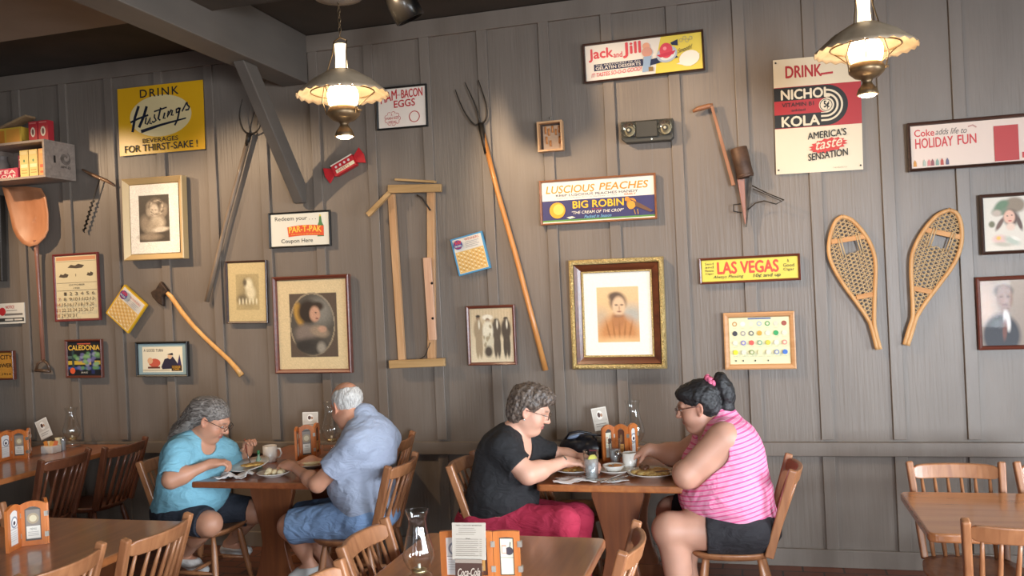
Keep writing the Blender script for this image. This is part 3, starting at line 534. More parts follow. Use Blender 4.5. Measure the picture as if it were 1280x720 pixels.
# grain scoop
t, o = tool('grain_scoop', 'long wooden grain scoop with wide copper-brown blade hung blade up', 'shovel', 48, 310)
COPPER = noisy('worn copper brown wood', '#a56c48', '#bd8460', (8, 8, 3), .45, .05)
g = [(12, 235), (40, 234), (60, 236.5), (66, 248), (69, 268), (69, 288), (65, 297), (56, 306), (46, 309), (37, 305), (30, 297), (25, 287), (21, 268)]
mb = MB(); ns = 6; vs = []; cx = aty(46, 270, WALLY)-o
ring = [wl(o, *p) for p in g]; c0 = sum(ring, Vector())/len(ring)
for kk in range(ns+1):
    f = 1-kk/ns
    for r in ring: q = c0+(r-c0)*f; q.y = -(.020+.05*f*f); vs.append(q)
n = len(ring); fs = [(k*n+j, k*n+(j+1) % n, (k+1)*n+(j+1) % n, (k+1)*n+j) for k in range(ns) for j in range(n)]; mb.add(vs, fs, COPPER, True)
bl = mb.build('blade', t); md = bl.modifiers.new('thick', 'SOLIDIFY'); md.thickness = .008; md.offset = 0
mb = MB(); mb.tube([wl(o, 45, 300, .045), wl(o, 46, 320, .03), wl(o, 50, 380, .016), wl(o, 54, 452, .014)], [.02, .016, .015, .016], wood('reddish handle', '#7d4f3f', '#a3705a', 2, .5), 12); mb.build('handle', t)
mb = MB(); GR = wood('dark grip', '#4a3526', '#5e4634', 0, .5); mb.tube([wl(o, 54, 450, .02), wl(o, 47, 455, .02), wl(o, 45, 464, .02)], .010, GR, 8); mb.tube([wl(o, 54, 450, .02), wl(o, 60, 455, .02), wl(o, 62, 464, .02)], .010, GR, 8); mb.tube([wl(o, 44.5, 463, .02), wl(o, 62.5, 464, .02)], .013, GR, 10); mb.build('grip', t)
# auger
t, o = tool('hand_auger', 'hand auger with wooden cross handle and twisted steel bit', 'tool', 124, 225)
mb = MB(); mb.tube([wl(o, 103, 212, .012), wl(o, 112, 217, .012), wl(o, 135, 227, .012), wl(o, 143, 232, .012)], [.008, .013, .012, .007], wood('auger handle wood', '#6b4a33', '#86603f', 0, .5), 10); mb.build('handle', t)
mb = MB(); a, b = wl(o, 124.5, 224, .012), wl(o, 104.5, 290, .012); mb.tube([a, b], .005, STEEL, 8); a = a.lerp(b, .4)
sp = []; ax = (b-a).normalized(); x = ax.cross(Vector((0, 1, 0))).normalized()
for i in range(73): an = i/72*2*PI*7; sp.append(a.lerp(b, i/72)+x*.010*math.cos(an)+Vector((0, 1, 0))*.010*math.sin(an))
mb.tube(sp, .0045, STEEL, 6); mb.build('bit', t)
# axe
t, o = tool('felling_axe', 'axe with dark iron head and pale curved wooden handle', 'axe', 215, 370)
mb = MB(); pts = [(204, 351.5), (213.5, 363.5), (207, 371), (207.5, 383), (201, 379), (194, 371.5), (191.5, 365), (198, 361)]; poly = [(wl(o, *p).x, wl(o, *p).z) for p in pts]; mb.prism(poly, 0, -.036, noisy('rusty iron', '#2c211b', '#4a372b', (25, 25, 25), .6, .2, metal=.4), 'y'); mb.build('head', t, bevel=.008)
mb = MB(); hp = [(205, 362), (214, 371), (228, 391), (243, 409), (258, 424), (272, 437), (286, 450), (295, 460), (302, 469.5)]; mb.tube([wl(o, *p, .021) for p in hp], [.014, .019, .019, .0175, .017, .0175, .018, .02, .024], wood('axe handle wood', '#c98d4e', '#dba866', 2, .35), 14, flat=.7); mb.build('handle', t)
# hay forks
def fork(name, label, hpts, hr, tines, hm, ferr):
    t, o = tool(name, label, 'hay fork', *hpts[0]); mb = MB(); mb.tube([wl(o, *p, .018) for p in hpts], hr, hm, 12); mb.build('handle', t)
    mb = MB(); mb.tube([wl(o, *ferr[0], .021), wl(o, *ferr[1], .021)], [.014, .021], STEEL, 12); mb.build('ferrule', t)
    for ti in tines:
        k = len(ti); mb = MB(); pts = []
        for i in range(k-1):
            for q in range(4):                                       # Catmull-Rom through the points
                p0, p1, p2, p3 = [Vector(ti[min(max(i+d, 0), k-1)]) for d in (-1, 0, 1, 2)]; u = q/4
                pts.append(.5*((2*p1)+(p2-p0)*u+(2*p0-5*p1+4*p2-p3)*u*u+(3*p1-p0-3*p2+p3)*u**3))
        pts.append(Vector(ti[-1])); mb.tube([wl(o, p.x, p.y, .021+.02*math.sin(i/len(pts)*PI)) for i, p in enumerate(pts)], [.0075-.005*i/len(pts) for i in range(len(pts))], STEEL, 8); mb.build('tine', t)
fork('hay_fork', 'grey three-tined hay fork behind the knee brace', [(312, 168), (297, 225), (282, 280), (270, 330), (258.5, 377)], [.018, .016, .016, .017, .018], [[(311, 168), (304, 162), (300, 150), (300, 138), (303, 124)], [(312, 168), (314, 155), (318, 140)], [(313, 168), (320, 165), (325, 158), (324, 150)]], GREYW, ((308, 183), (312, 166)))
fork('hay_fork', 'long hay fork with orange wooden handle beside the gilt portrait', [(603, 165), (622, 240), (645, 320), (664, 393), (682, 463)], [.017, .017, .018, .018, .02], [[(600, 156), (592, 155), (583, 144), (575, 128), (569, 112)], [(600, 156), (597, 140), (590, 122), (581, 103)], [(601, 156), (608, 148), (608, 132), (603, 115), (598, 100)]], wood('orange handle', '#b5763c', '#c98c50', 2, .4), ((608, 192), (600.5, 154)))
# frame saw / stanchion
t, o = tool('wooden_stanchion', 'tall weathered wooden stanchion frame with two uprights', 'farm tool', 520, 350)
PW = wood('raw pine bar', '#a87c52', '#c39a70', 2, .65); PX = wood('raw pine crossbar', '#9c7a4c', '#b89464', 0, .65)
for nm, a, b, wd, wd2, m, out in (('upright', (489.5, 243), (503, 452), .052, .052, PW, .016), ('upright', (539, 238), (540, 449), .055, .058, PW, .016), ('crossbar', (485.5, 236.5), (552, 235), .058, .055, PX, .048), ('crossbar', (487, 455.5), (556.5, 452.5), .056, .056, PX, .048), ('top_slat', (494, 224.5), (545, 227.5), .016, .018, PX, .03), ('wedge_stick', (487, 241), (460, 269), .03, .036, PX, .075)):
    mb = MB(); mb.bar(wl(o, *a, out), wl(o, *b, out), wd, .032, m, up=(0, 1, 0), w2=wd2); mb.build(nm, t, bevel=.004)
mb = MB(); mb.bar(wl(o, 534, 322, .055), wl(o, 541, 425, .055), .058, .02, wood('pink pine splint', '#b98a6b', '#cda284', 2, .6), up=(0, 1, 0)); mb.build('splint', t, bevel=.003)
for u, v in ((541, 398), (540, 354)): mb = MB(); mb.lathe([(.009, 0), (.009, .003)], paint('#1f1813', .8), 12, wl(o, u, v, .0655), R=Euler((math.radians(90), 0, 0)).to_matrix()); mb.build('bolt_hole', t)
mb = MB(); mb.tube([wl(o, 521, 244, .05), wl(o, 527, 247, .05), wl(o, 538, 263, .06)], .006, STEEL, 8); mb.build('iron_rod', t)
mb = MB(); mb.tube([wl(o, 525, 449, .05), wl(o, 531, 445, .06), wl(o, 538, 428, .075)], .003, STEEL, 6); mb.build('wire', t)
# corn planter
t, o = tool('hand_planter', 'rusty hand corn planter with wooden handle and tin hopper', 'farm tool', 915, 200)
RUST = noisy('rusty tin', '#3f2c22', '#5f4636', (12, 12, 12), .55, .15, metal=.3)
mb = MB(); mb.tube([wl(o, 866, 139.5, .035), wl(o, 873, 136, .035), wl(o, 886, 132.5, .035), wl(o, 891, 131.5, .032)], [.009, .016, .016, .014], wood('planter grip', '#7d5136', '#9a6a48', 0, .5), 12); mb.build('grip', t)
mb = MB(); mb.bar(wl(o, 889, 130, .03), wl(o, 917, 232, .03), .018, .03, wood('planter shaft wood', '#8a5a3c', '#a5714e', 2, .5), up=(0, 1, 0), w2=.024); mb.build('shaft', t, bevel=.003)
mb = MB(); a, b = wl(o, 923, 185, .054), wl(o, 932, 222, .054); ax = (a-b).normalized(); R = ax.to_track_quat('Z', 'Y').to_matrix(); L = (a-b).length; mb.lathe([(.05, 0), (.052, .004), (.052, L-.004), (.049, L), (.02, L+.004)], RUST, 24, b, R=R); mb.lathe([(.053, .01), (.055, .014), (.053, .018)], RUST, 24, b, R=R, cap=False); mb.build('hopper', t)
mb = MB(); mb.bar(wl(o, 926, 224, .05), wl(o, 932, 280, .04), .045, .03, wood('planter jaw wood', '#7b4a38', '#a06a52', 2, .6), up=(0, 1, 0), w2=.010, h2=.012); mb.build('jaw', t, bevel=.003)
mb = MB(); mb.bar(wl(o, 939, 218, .045), wl(o, 932.5, 284, .04), .02, .03, STEEL, up=(0, 1, 0), w2=.008, h2=.01); mb.build('steel_jaw', t)
mb = MB(); mb.tube([wl(o, 940, 232, .05), wl(o, 958, 241, .07), wl(o, 980, 250, .10), wl(o, 970, 255, .10), wl(o, 955, 251, .08), wl(o, 944, 254, .06), wl(o, 935, 262, .05)], .004, STEEL, 6); mb.tube([wl(o, 941, 236, .05), wl(o, 960, 244, .07), wl(o, 976, 251, .10)], .003, STEEL, 6); mb.tube([wl(o, 926, 255, .05), wl(o, 917, 256, .06), wl(o, 917, 264, .06), wl(o, 927, 266, .05)], .004, STEEL, 6); mb.build('trip_lever', t)
# snowshoes
ASH = wood('bent ash', '#bd8a54', '#d2a570', 2, .55, 0); GUT = paint('#bfa47c', .6); BAR = wood('ash bar', '#b98350', '#cc9a66', 0, .7, 0)
def snowshoe(label, right, left, bar1, bar2, taildir):
    t, o = tool('snowshoe', label, 'snowshoe', *right[-1]); t['group'] = 'snowshoes'
    def cr(p):
        out = []; k = len(p)
        for i in range(k-1):
            for q in range(4):
                p0, p1, p2, p3 = [Vector(p[min(max(i+d, 0), k-1)]) for d in (-1, 0, 1, 2)]; u = q/4; out.append(.5*((2*p1)+(p2-p0)*u+(2*p0-5*p1+4*p2-p3)*u*u+(3*p1-p0-3*p2+p3)*u**3))
        return out+[Vector(p[-1])]
    loop = cr(list(reversed(left))+right[0:]); mb = MB(); mb.tube([wl(o, p.x, p.y, .022) for p in loop], .0125, ASH, 10); mb.build('frame', t)
    for nm, bb in (('toe_bar', bar1), ('heel_bar', bar2)):
        mb = MB(); mb.bar(wl(o, *bb[0], .022), wl(o, *bb[1], .022), .03, .012, BAR, up=(0, 1, 0)); mb.build(nm, t, bevel=.003)
    poly = [Vector((wl(o, p.x, p.y).x, wl(o, p.x, p.y).z)) for p in loop]; b1 = [wl(o, *p) for p in bar1]; b2 = [wl(o, *p) for p in bar2]
    def side(p, b): return (b[1].x-b[0].x)*(p.y-b[0].z)-(b[1].z-b[0].z)*(p.x-b[0].x)
    def inside(p):
        r = False; j = len(poly)-1
        for i in range(len(poly)):
            a, c = poly[i], poly[j]
            if (a.y > p.y) != (c.y > p.y) and p.x < (c.x-a.x)*(p.y-a.y)/(c.y-a.y)+a.x: r = not r
            j = i
        return r
    axis = (Vector((b2[0].x+b2[1].x, b2[0].z+b2[1].z))-Vector((b1[0].x+b1[1].x, b1[0].z+b1[1].z))).normalized(); ctr = Vector(((b1[0].x+b1[1].x)/2, (b1[0].z+b1[1].z)/2))
    L1 = (Vector(((b2[0].x+b2[1].x)/2, (b2[0].z+b2[1].z)/2))-ctr).length
    mb = MB(); per = Vector((-axis.y, axis.x))
    for ang, gap in ((0, .026), (1.05, .021), (-1.05, .021)):
        d = Vector((axis.x*math.cos(ang)-axis.y*math.sin(ang), axis.x*math.sin(ang)+axis.y*math.cos(ang))); nn = Vector((-d.y, d.x))
        for i in range(-45, 46):
            run = None; st = .004
            for q in range(-190, 191):
                p = ctr+nn*(i*gap+.006)+d*(q*st); s_ = (p-ctr).dot(axis); lat = abs((p-ctr).dot(per))
                ok = inside(p) and not (0 < s_ < .085 and lat < .062)
                if ok and run is None: run = p
                if (not ok) and run is not None:
                    e = p-d*st
                    if (e-run).length > .008: mb.tube([(run.x, -.022, run.y), (e.x, -.022, e.y)], .0028, GUT, 4, False, False)
                    run = None
    for lat in (-.06, .06, -.045, .045):
        a = ctr+per*lat-axis*.02; c = ctr+per*lat+axis*.10; mb.tube([(a.x, -.03, a.y), (c.x, -.026, c.y)], .0045, GUT, 6)
    mb.build('webbing', t)
r1 = [(1053, 270.5), (1063, 274), (1073, 283), (1085, 299), (1092, 316), (1094.5, 333), (1093.8, 361), (1093, 383), (1093, 405), (1096, 420), (1100.3, 436.5)]
l1 = [(1053, 270.5), (1044.5, 277), (1038, 294), (1036, 314), (1040.5, 331), (1053, 353.5), (1070, 377), (1085, 399), (1090, 412), (1096.5, 437)]
snowshoe('narrow snowshoe leaning left, nearer to the soda sign', r1, l1, ((1039, 302.5), (1082, 295.5)), ((1070.5, 372), (1091, 368)), 1)
r2 = [(1187, 262.5), (1197, 268), (1202, 285), (1201, 308), (1192, 330.5), (1176, 353), (1159.5, 375), (1146, 396), (1141, 412), (1134.5, 432)]
l2 = [(1187, 262.5), (1172, 269), (1157, 285), (1146, 303), (1140, 320), (1139, 339), (1140, 361), (1141, 385), (1140.5, 398), (1136, 412), (1130.5, 431)]
snowshoe('broad snowshoe leaning right, beside the hatted lady print', r2, l2, ((1156, 287), (1200.5, 296.5)), ((1142, 360.5), (1165, 365)), -1)
# candy shaped box
t, o = tool('candy_box', 'red candy-shaped tin with flared ends tilted on the wall', 'candy tin', 431, 207)
a, b = wl(o, 413, 217.5, .025), wl(o, 449, 196.5, .025); ax = (b-a).normalized(); pr = Vector((-ax.z, 0, ax.x)); CRED = paint('#b5262c', .4)
A, B = a.lerp(b, .14), a.lerp(b, .86); mb = MB(); mb.bar(A, B, .088, .05, CRED, up=(0, 1, 0)); mb.build('box', t, bevel=.006)
for e, s_ in ((A, -1), (B, 1)):
    mb = MB(); q = [e-pr*.024, e+pr*.024, e+ax*s_*.065+pr*.062, e+ax*s_*.078, e+ax*s_*.065-pr*.062]; mb.prism([(p.x, p.z) for p in q], -.024, -.036, CRED, 'y'); mb.build('wrapper_end', t, bevel=.003)
P = Print((B-A).length, .088, 0); P.M = Matrix.Translation((A+B)/2+Vector((0, -.0262, 0))) @ Matrix.Rotation(-math.atan2(ax.z, ax.x), 4, 'Y')
P.rect(0, .03, 1, .97, '#b5262c'); P.rect(0, .0, 1, .10, '#d9d0bf'); P.rect(.12, .56, .98, .84, '#d9cfae'); P.text('SWEETS', .2, .62, .75, .78, '#a8323a', .02)
for k in range(4): P.circ(.2+.2*k, .34, .10, '#d9c9c2')
P.build('printed_label', t)
# ---- wall crate with boxes
cL = aty(0, 225, -.33); cR = aty(57, 224, -.33); zb = aty(58, 221, -.33).z; zt = aty(58, 173, -.33).z; xr = cR.x
t = thing('wall_crate', 'open wooden crate mounted as a shelf at far left', 'crate', (xr-.30, -.02, zb))
CW = wood('grey crate wood', '#84756a', '#9d8d80', 0, .6); D = .31; Wd = .60; Hh = zt-zb; th = .018
for nm, c, d in (('bottom_board', (0, -D/2, th/2), (Wd, D, th)), ('top_board', (0, -D/2, Hh-th/2), (Wd, D, th)), ('end_board', (Wd/2-th/2, -D/2, Hh/2), (th, D, Hh-2*th)), ('end_board', (-Wd/2+th/2, -D/2, Hh/2), (th, D, Hh-2*th)), ('back_board', (0, -.005, Hh/2), (Wd-2*th, .01, Hh-2*th))):
    mb = MB(); mb.box(c, d, CW); mb.build(nm, t, bevel=.002)
P = Print(D, Hh-2*th, 0); P.M = Matrix.Translation((Wd/2+.0006, -D/2, Hh/2)) @ Matrix.Rotation(PI/2, 4, 'Z')
for k in range(7): P.ring(.66, .42, .06+.022*k, .068+.022*k, '#2b2622', a0=.5*k, a1=.5*k+4.4)
P.rect(.28, .38, .34, .60, '#2b2622'); P.text('APPLES', .50, .66, .82, .73, '#2b2622'); P.build('stencil', t)
def carton(label, x, y, z, w, d, h, col, face, group, rot=0., name='product_box', cat='box'):
    mb = MB(); mb.box((0, 0, h/2), (w, d, h), paint(col, .5)); tt = thing(name, label, cat, (x, y, z), rot, group); mb.build('carton', tt, bevel=.002); P = Print(w, h, 0); P.M = Matrix.Translation((0, -d/2-.0008, h/2)); face(P); P.build('printed_face', tt)
    return tt
def yface(P): P.rect(0, 0, 1, 1, '#d9bf78'); P.circ(.5, .38, .1, '#5f8a5a', ry=.05); P.rect(.1, .50, .9, .62, '#e3d6a8'); P.rect(.15, .70, .85, .73, '#a88a4a'); P.rect(.15, .79, .85, .82, '#a88a4a'); P.rect(.1, .05, .9, .16, '#dcc98f')
def oface(P): P.rect(0, 0, 1, 1, '#d99a5a'); P.circ(.45, .35, .12, '#cc4f33', ry=.06); P.rect(.1, .55, .8, .66, '#cf5c3a'); P.rect(.1, .78, .8, .85, '#cf5c3a'); P.rect(.1, .06, .9, .16, '#d9b06a')
def rface(P): P.rect(0, 0, 1, 1, '#b02c34'); P.circ(.5, .52, .26, '#d9c9b5', ry=.24); P.circ(.5, .52, .14, '#6b4a44', ry=.15); P.rect(.1, .05, .9, .12, '#cf6a64')
def pface(P): P.rect(0, 0, 1, 1, '#b23a52'); P.text('TEA', .1, .15, .9, .45, '#e2d0c6', .03); P.text('LOAF', .1, .55, .9, .85, '#e2d0c6', .03)
zi = zb+th; yb = -.24; xe = xr-th
x0 = aty(26, 215, yb).x; x1 = aty(37, 215, yb).x; x2 = aty(49, 215, yb).x; hh = aty(40, 187, yb).z-zi; wd = x1-x0
carton('tall yellow carton in the crate, left of its twin', (x0+x1)/2, yb+.03, zi, wd-.004, .07, hh, '#cdb26a', yface, 'cartons in the wall crate')
carton('tall yellow carton in the crate beside the orange one', (x1+x2)/2, yb+.03, zi, wd-.004, .07, hh, '#cdb26a', yface, 'cartons in the wall crate')
carton('narrow orange carton against the end board of the crate', (x2+xe)/2+.002, yb+.03, zi, max(xe-x2-.006, .03), .07, hh, '#cf8a4e', oface, 'cartons in the wall crate')
xa = aty(0, 215, yb).x; xb = aty(25, 215, yb).x
carton('flat pink and white carton lying on the crate floor', (xa+xb)/2-.02, yb+.03, zi, xb-xa+.02, .08, aty(10, 211, yb).z-zi, '#b23a52', pface, 'cartons in the wall crate')
carton('pink carton leaning on the flat one inside the crate', aty(19, 205, yb).x, yb+.10, zi, .08, .05, aty(19, 196, yb+.1).z-zi, '#a8445c', pface, 'cartons in the wall crate', .15)
tt = thing('storage_jar', 'dull grey stoneware jar at back of the crate', 'jar', (aty(4, 200, -.13).x, -.14, zi)); mb = MB(); mb.lathe([(.05, 0), (.055, .01), (.055, .14), (.04, .17), (.038, .2), (.044, .205)], paint('#77706a', .5), 20); mb.build('body', tt)
zt2 = zt; yb = -.26
for lab, a, b, tp in (('small red box with oval label, left on the crate top', 36, 46.5, 152.5), ('small red box with oval label, right on the crate top', 48, 60, 151)):
    u0, u1 = aty(a, 165, yb).x, aty(b, 165, yb).x; carton(lab, (u0+u1)/2, yb+.03, zt2, u1-u0, .06, aty(a, tp, yb).z-zt2, '#a82a32', rface, 'red boxes on the crate')
def yel(P): P.rect(0, 0, 1, 1, '#c9a23c'); P.rect(.05, .15, .5, .9, '#c47a2c'); P.rect(.55, .1, .95, .9, '#d0903a')
u0, u1 = aty(-14, 165, yb).x, aty(28, 165, yb).x; yt = carton('wide yellow box lying on top of the crate', (u0+u1)/2, yb+.03, zt2, u1-u0, .08, aty(14, 160, yb).z-zt2, '#c09a38', yel, 'red boxes on the crate'); del yt['group']
hz = aty(14, 160, yb).z; tt = thing('paper_packet', 'flat tan packet resting slanted on the yellow box', 'packet', (aty(18, 158, yb).x, yb+.03, hz+.001)); mb = MB(); mb.box((0, 0, .04), (.26, .10, .016), noisy('tan packet', '#8a6d52', '#a98a62', (12, 12, 12), .6), Euler((0, math.radians(-16), 0)).to_matrix()); mb.build('packet', tt)
# ================================================================ tables and chairs
TW = wood('honey table wood', '#9a5a34', '#b5713f', 1, .3, .55, .8); TWD = wood('dark table wood', '#6f3f28', '#87502f', 2, .35, .3, .8); TWX = wood('table edge wood', '#96552f', '#ad6a3c', 0, .3, .4, .8)
def rrect(x0, x1, y0, y1, r, n=5):
    pts = []
    for cx, cy, a in ((x1-r, y1-r, 0), (x0+r, y1-r, 90), (x0+r, y0+r, 180), (x1-r, y0+r, 270)):
        for i in range(n+1): t = math.radians(a+90*i/n); pts.append((cx+r*math.cos(t), cy+r*math.sin(t)))
    return pts
def table(label, x0, x1, y0, y1, topm=TW, long_x=False, inset=.26):
    cx, cy = (x0+x1)/2, (y0+y1)/2; t = thing('dining_table', label, 'table', (cx, cy, 0), 0, 'trestle tables'); w, d = x1-x0, y1-y0
    mb = MB(); mb.prism(rrect(-w/2, w/2, -d/2, d/2, .035), .722, .760, topm); mb.build('tabletop', t, bevel=.009, seg=3)
    mb = MB(); mb.box((0, 0, .708), (w*.5, d*.62, .028), TWD); mb.build('underframe', t, bevel=.004)
    half = [(.145, .695), (.145, .64), (.118, .55), (.085, .42), (.078, .33), (.105, .20), (.135, .12), (.14, .075)]; pr = half+[(-x, z) for x, z in reversed(half)]
    L = (w if long_x else d)
    for e in (-1, 1):
        p = e*(L/2-inset); mb = MB()
        if long_x: mb.prism(pr, p-.022, p+.022, TWD, 'x')
        else: mb.prism(pr, p-.022, p+.022, TWD, 'y')
        mb.build('pedestal_panel', t, bevel=.005)
        mb = MB(); f = [(-.27, 0), (-.27, .045), (-.15, .08), (.15, .08), (.27, .045), (.27, 0)]; mb.prism(f, p-.035, p+.035, TWD, 'x' if long_x else 'y'); mb.build('foot', t, bevel=.005)
    mb = MB(); mb.box((0, 0, .30), (L-2*inset-.04, .03, .10) if long_x else (.03, L-2*inset-.04, .10), TWD); mb.build('stretcher', t, bevel=.004)
    return t
CW1 = wood('chair wood', '#8a5838', '#a5704a', 2, .42, .12); CW2 = wood('dark chair wood', '#5d3423', '#74452d', 2, .35, .3)
def make_chair(label, m):
    t = thing('dining_chair', label, 'chair', (0, 0, 0), 0, 'spindle back chairs')
    mb = MB(); pts = []
    for i in range(40):
        a = 2*PI*i/40; x = math.copysign(abs(math.cos(a))**.62, math.cos(a)); y = math.copysign(abs(math.sin(a))**.62, math.sin(a)); pts.append((.015+.215*x, y*(.215 if x > 0 else .215-.025*-x)))
    vs = []; nr = 6                                                   # dished top
    for k in range(nr+1):
        f = 1-k/nr
        for p in pts: vs.append((.015+(p[0]-.015)*f, p[1]*f, .452-.014*(1-f**3)))
    n = 40; fs = [(k*n+j, k*n+(j+1) % n, (k+1)*n+(j+1) % n, (k+1)*n+j) for k in range(nr) for j in range(n)]; o = len(vs)
    vs += [(p[0], p[1], .440) for p in pts]+[(.015+(p[0]-.015)*.9, p[1]*.9, .416) for p in pts]
    fs += [(j, o+j, o+(j+1) % n, (j+1) % n) for j in range(n)]+[(o+j, o+n+j, o+n+(j+1) % n, o+(j+1) % n) for j in range(n)]+[tuple(range(o+n, o+2*n))]
    mb.add(vs, fs, m, True); mb.build('seat', t)
    for sx in (1, -1):
        for sy in (1, -1):
            a = Vector((.13*sx+.01, .13*sy, .43)); b = Vector((.20*sx-.005, .195*sy, 0)); mb = MB(); pr = [(0, .013), (.12, .015), (.2, .019), (.45, .021), (.62, .017), (.66, .020), (.7, .016), (1, .011)]
            mb.tube([a.lerp(b, q) for q, r in pr], [r for q, r in pr], m, 10); mb.build('leg', t)
    for sy in (1, -1):
        mb = MB(); mb.tube([(-.168, .165*sy, .2), (0, .165*sy, .2), (.175, .165*sy, .2)], [.008, .014, .008], m, 8); mb.build('stretcher', t)
    mb = MB(); mb.tube([(0, -.165, .2), (0, 0, .2), (0, .165, .2)], [.008, .013, .008], m, 8); mb.build('stretcher', t)
    for sy in (1, -1):
        mb = MB(); mb.bar((-.168, .175*sy, .435), (-.30, .205*sy, .875), .030, .045, m, up=(1, 0, .3), w2=.032, h2=.040); mb.build('back_post', t, bevel=.008, seg=3)
    def arc(y, z): return -.168-.132*(z-.435)/.44-.05*(1-(y/.2)**2)
    mb = MB(); vs = []; N = 16
    for i in range(N+1):
        y = -.195+.39*i/N; e = min(1, (.195-abs(y))/.03*.45+.55)
        for dz, dx in ((-.034*e, -.012), (-.034*e, .012), (.034*e, .012), (.034*e, -.012)): z = .825+dz; vs.append((arc(y, z)+dx, y, z))
    fs = [(i*4+j, i*4+(j+1) % 4, i*4+4+(j+1) % 4, i*4+4+j) for i in range(N) for j in range(4)]+[(3, 2, 1, 0), (N*4, N*4+1, N*4+2, N*4+3)]
    mb.add(vs, fs, m); mb.build('crest_rail', t, bevel=.006)
    for i in range(6):
        y0 = -.135+.054*i; y1 = y0*1.12; a = Vector((-.165-.022*(1-(y0/.15)**2), y0, .44)); b = Vector((arc(y1, .80), y1, .80)); mb = MB(); mb.tube([a, a.lerp(b, .35), a.lerp(b, .75), b], [.009, .0125, .0095, .007], m, 8); mb.build('spindle', t)
    return t
T = {}
T[1] = table('trestle table at far left with oil lamp and menu panels', -5.43, -4.63, -1.36, -.045)
T[2] = table('bare honey wood trestle table at front left with one menu holder', -3.64, -2.675, -3.30, -2.045, inset=.06)
T[3] = table('trestle table against the wall below the oval print, laid with plates', -3.266, -2.46, -1.235, -.045, wood('dark honey table wood', '#7d4429', '#945533', 1, .3, .5, .8))
T[4] = table('trestle table under the gilt portrait holding two plates and a purse', -1.155, -.35, -1.185, -.045)
T[5] = table('trestle table at front centre with glass lamp and menu card', -1.42, -.622, -3.32, -2.115, inset=.05)
T[6] = table('empty trestle table at right near the snowshoes', .648, 2.32, -1.93, -1.214, wood('light table wood', '#a56a42', '#bb7e50', 0, .25, .6, .8), True, .512)
C1 = make_chair('wooden spindle chair under the woman in black', CW1); CD = make_chair('dark wooden spindle chair at the far left table, nearer one', CW2)
C1.location = (-1.315, -1.05, 0)
CD.location = (-4.655, -.995, 0); CD.rotation_euler.z = PI
G = 'spindle back chairs'
for src, x, y, a, lab in (
    (C1, -1.10, -.47, 0, 'spindle chair pushed in behind the woman in black'),
    (C1, -.135, -1.09, PI, 'spindle chair under the woman in the pink striped top'),
    (C1, -3.315, -1.02, 0, 'spindle chair under the woman in the blue shirt'),
    (C1, -2.255, -1.085, PI, 'spindle chair under the man in the grey-blue shirt'),
    (C1, -2.56, -.36, PI, 'spindle chair near the wall behind the seated man'),
    (CD, -4.545, -.56, PI, 'dark wooden spindle chair at the far left table, closer to the wall'),
    (C1, -2.785, -2.52, PI, 'spindle chair at the front left table, right end, further one'),
    (C1, -2.865, -2.975, PI, 'spindle chair at the front left table, lowest in the picture corner'),
    (C1, -3.335, -2.42, 0, 'spindle chair showing only a post at the left edge'),
    (C1, -1.235, -2.515, 0, 'spindle chair left of the glass lamp, further from the camera'),
    (C1, -1.17, -3.07, 0, 'spindle chair left of the glass lamp, cut off below'),
    (C1, -.77, -2.465, PI, 'spindle chair facing left beside the front centre table'),
    (C1, .925, -1.37, -PI/2, 'spindle chair behind the empty right table, whole crest rail in view'),
    (C1, 1.402, -1.36, -PI/2, 'spindle chair behind the right table, mostly outside the picture'),
    (C1, .945, -1.84, PI/2, 'spindle chair drawn up to the near side of the right table')):
    dup(src, (x, y, 0), a, lab, G)
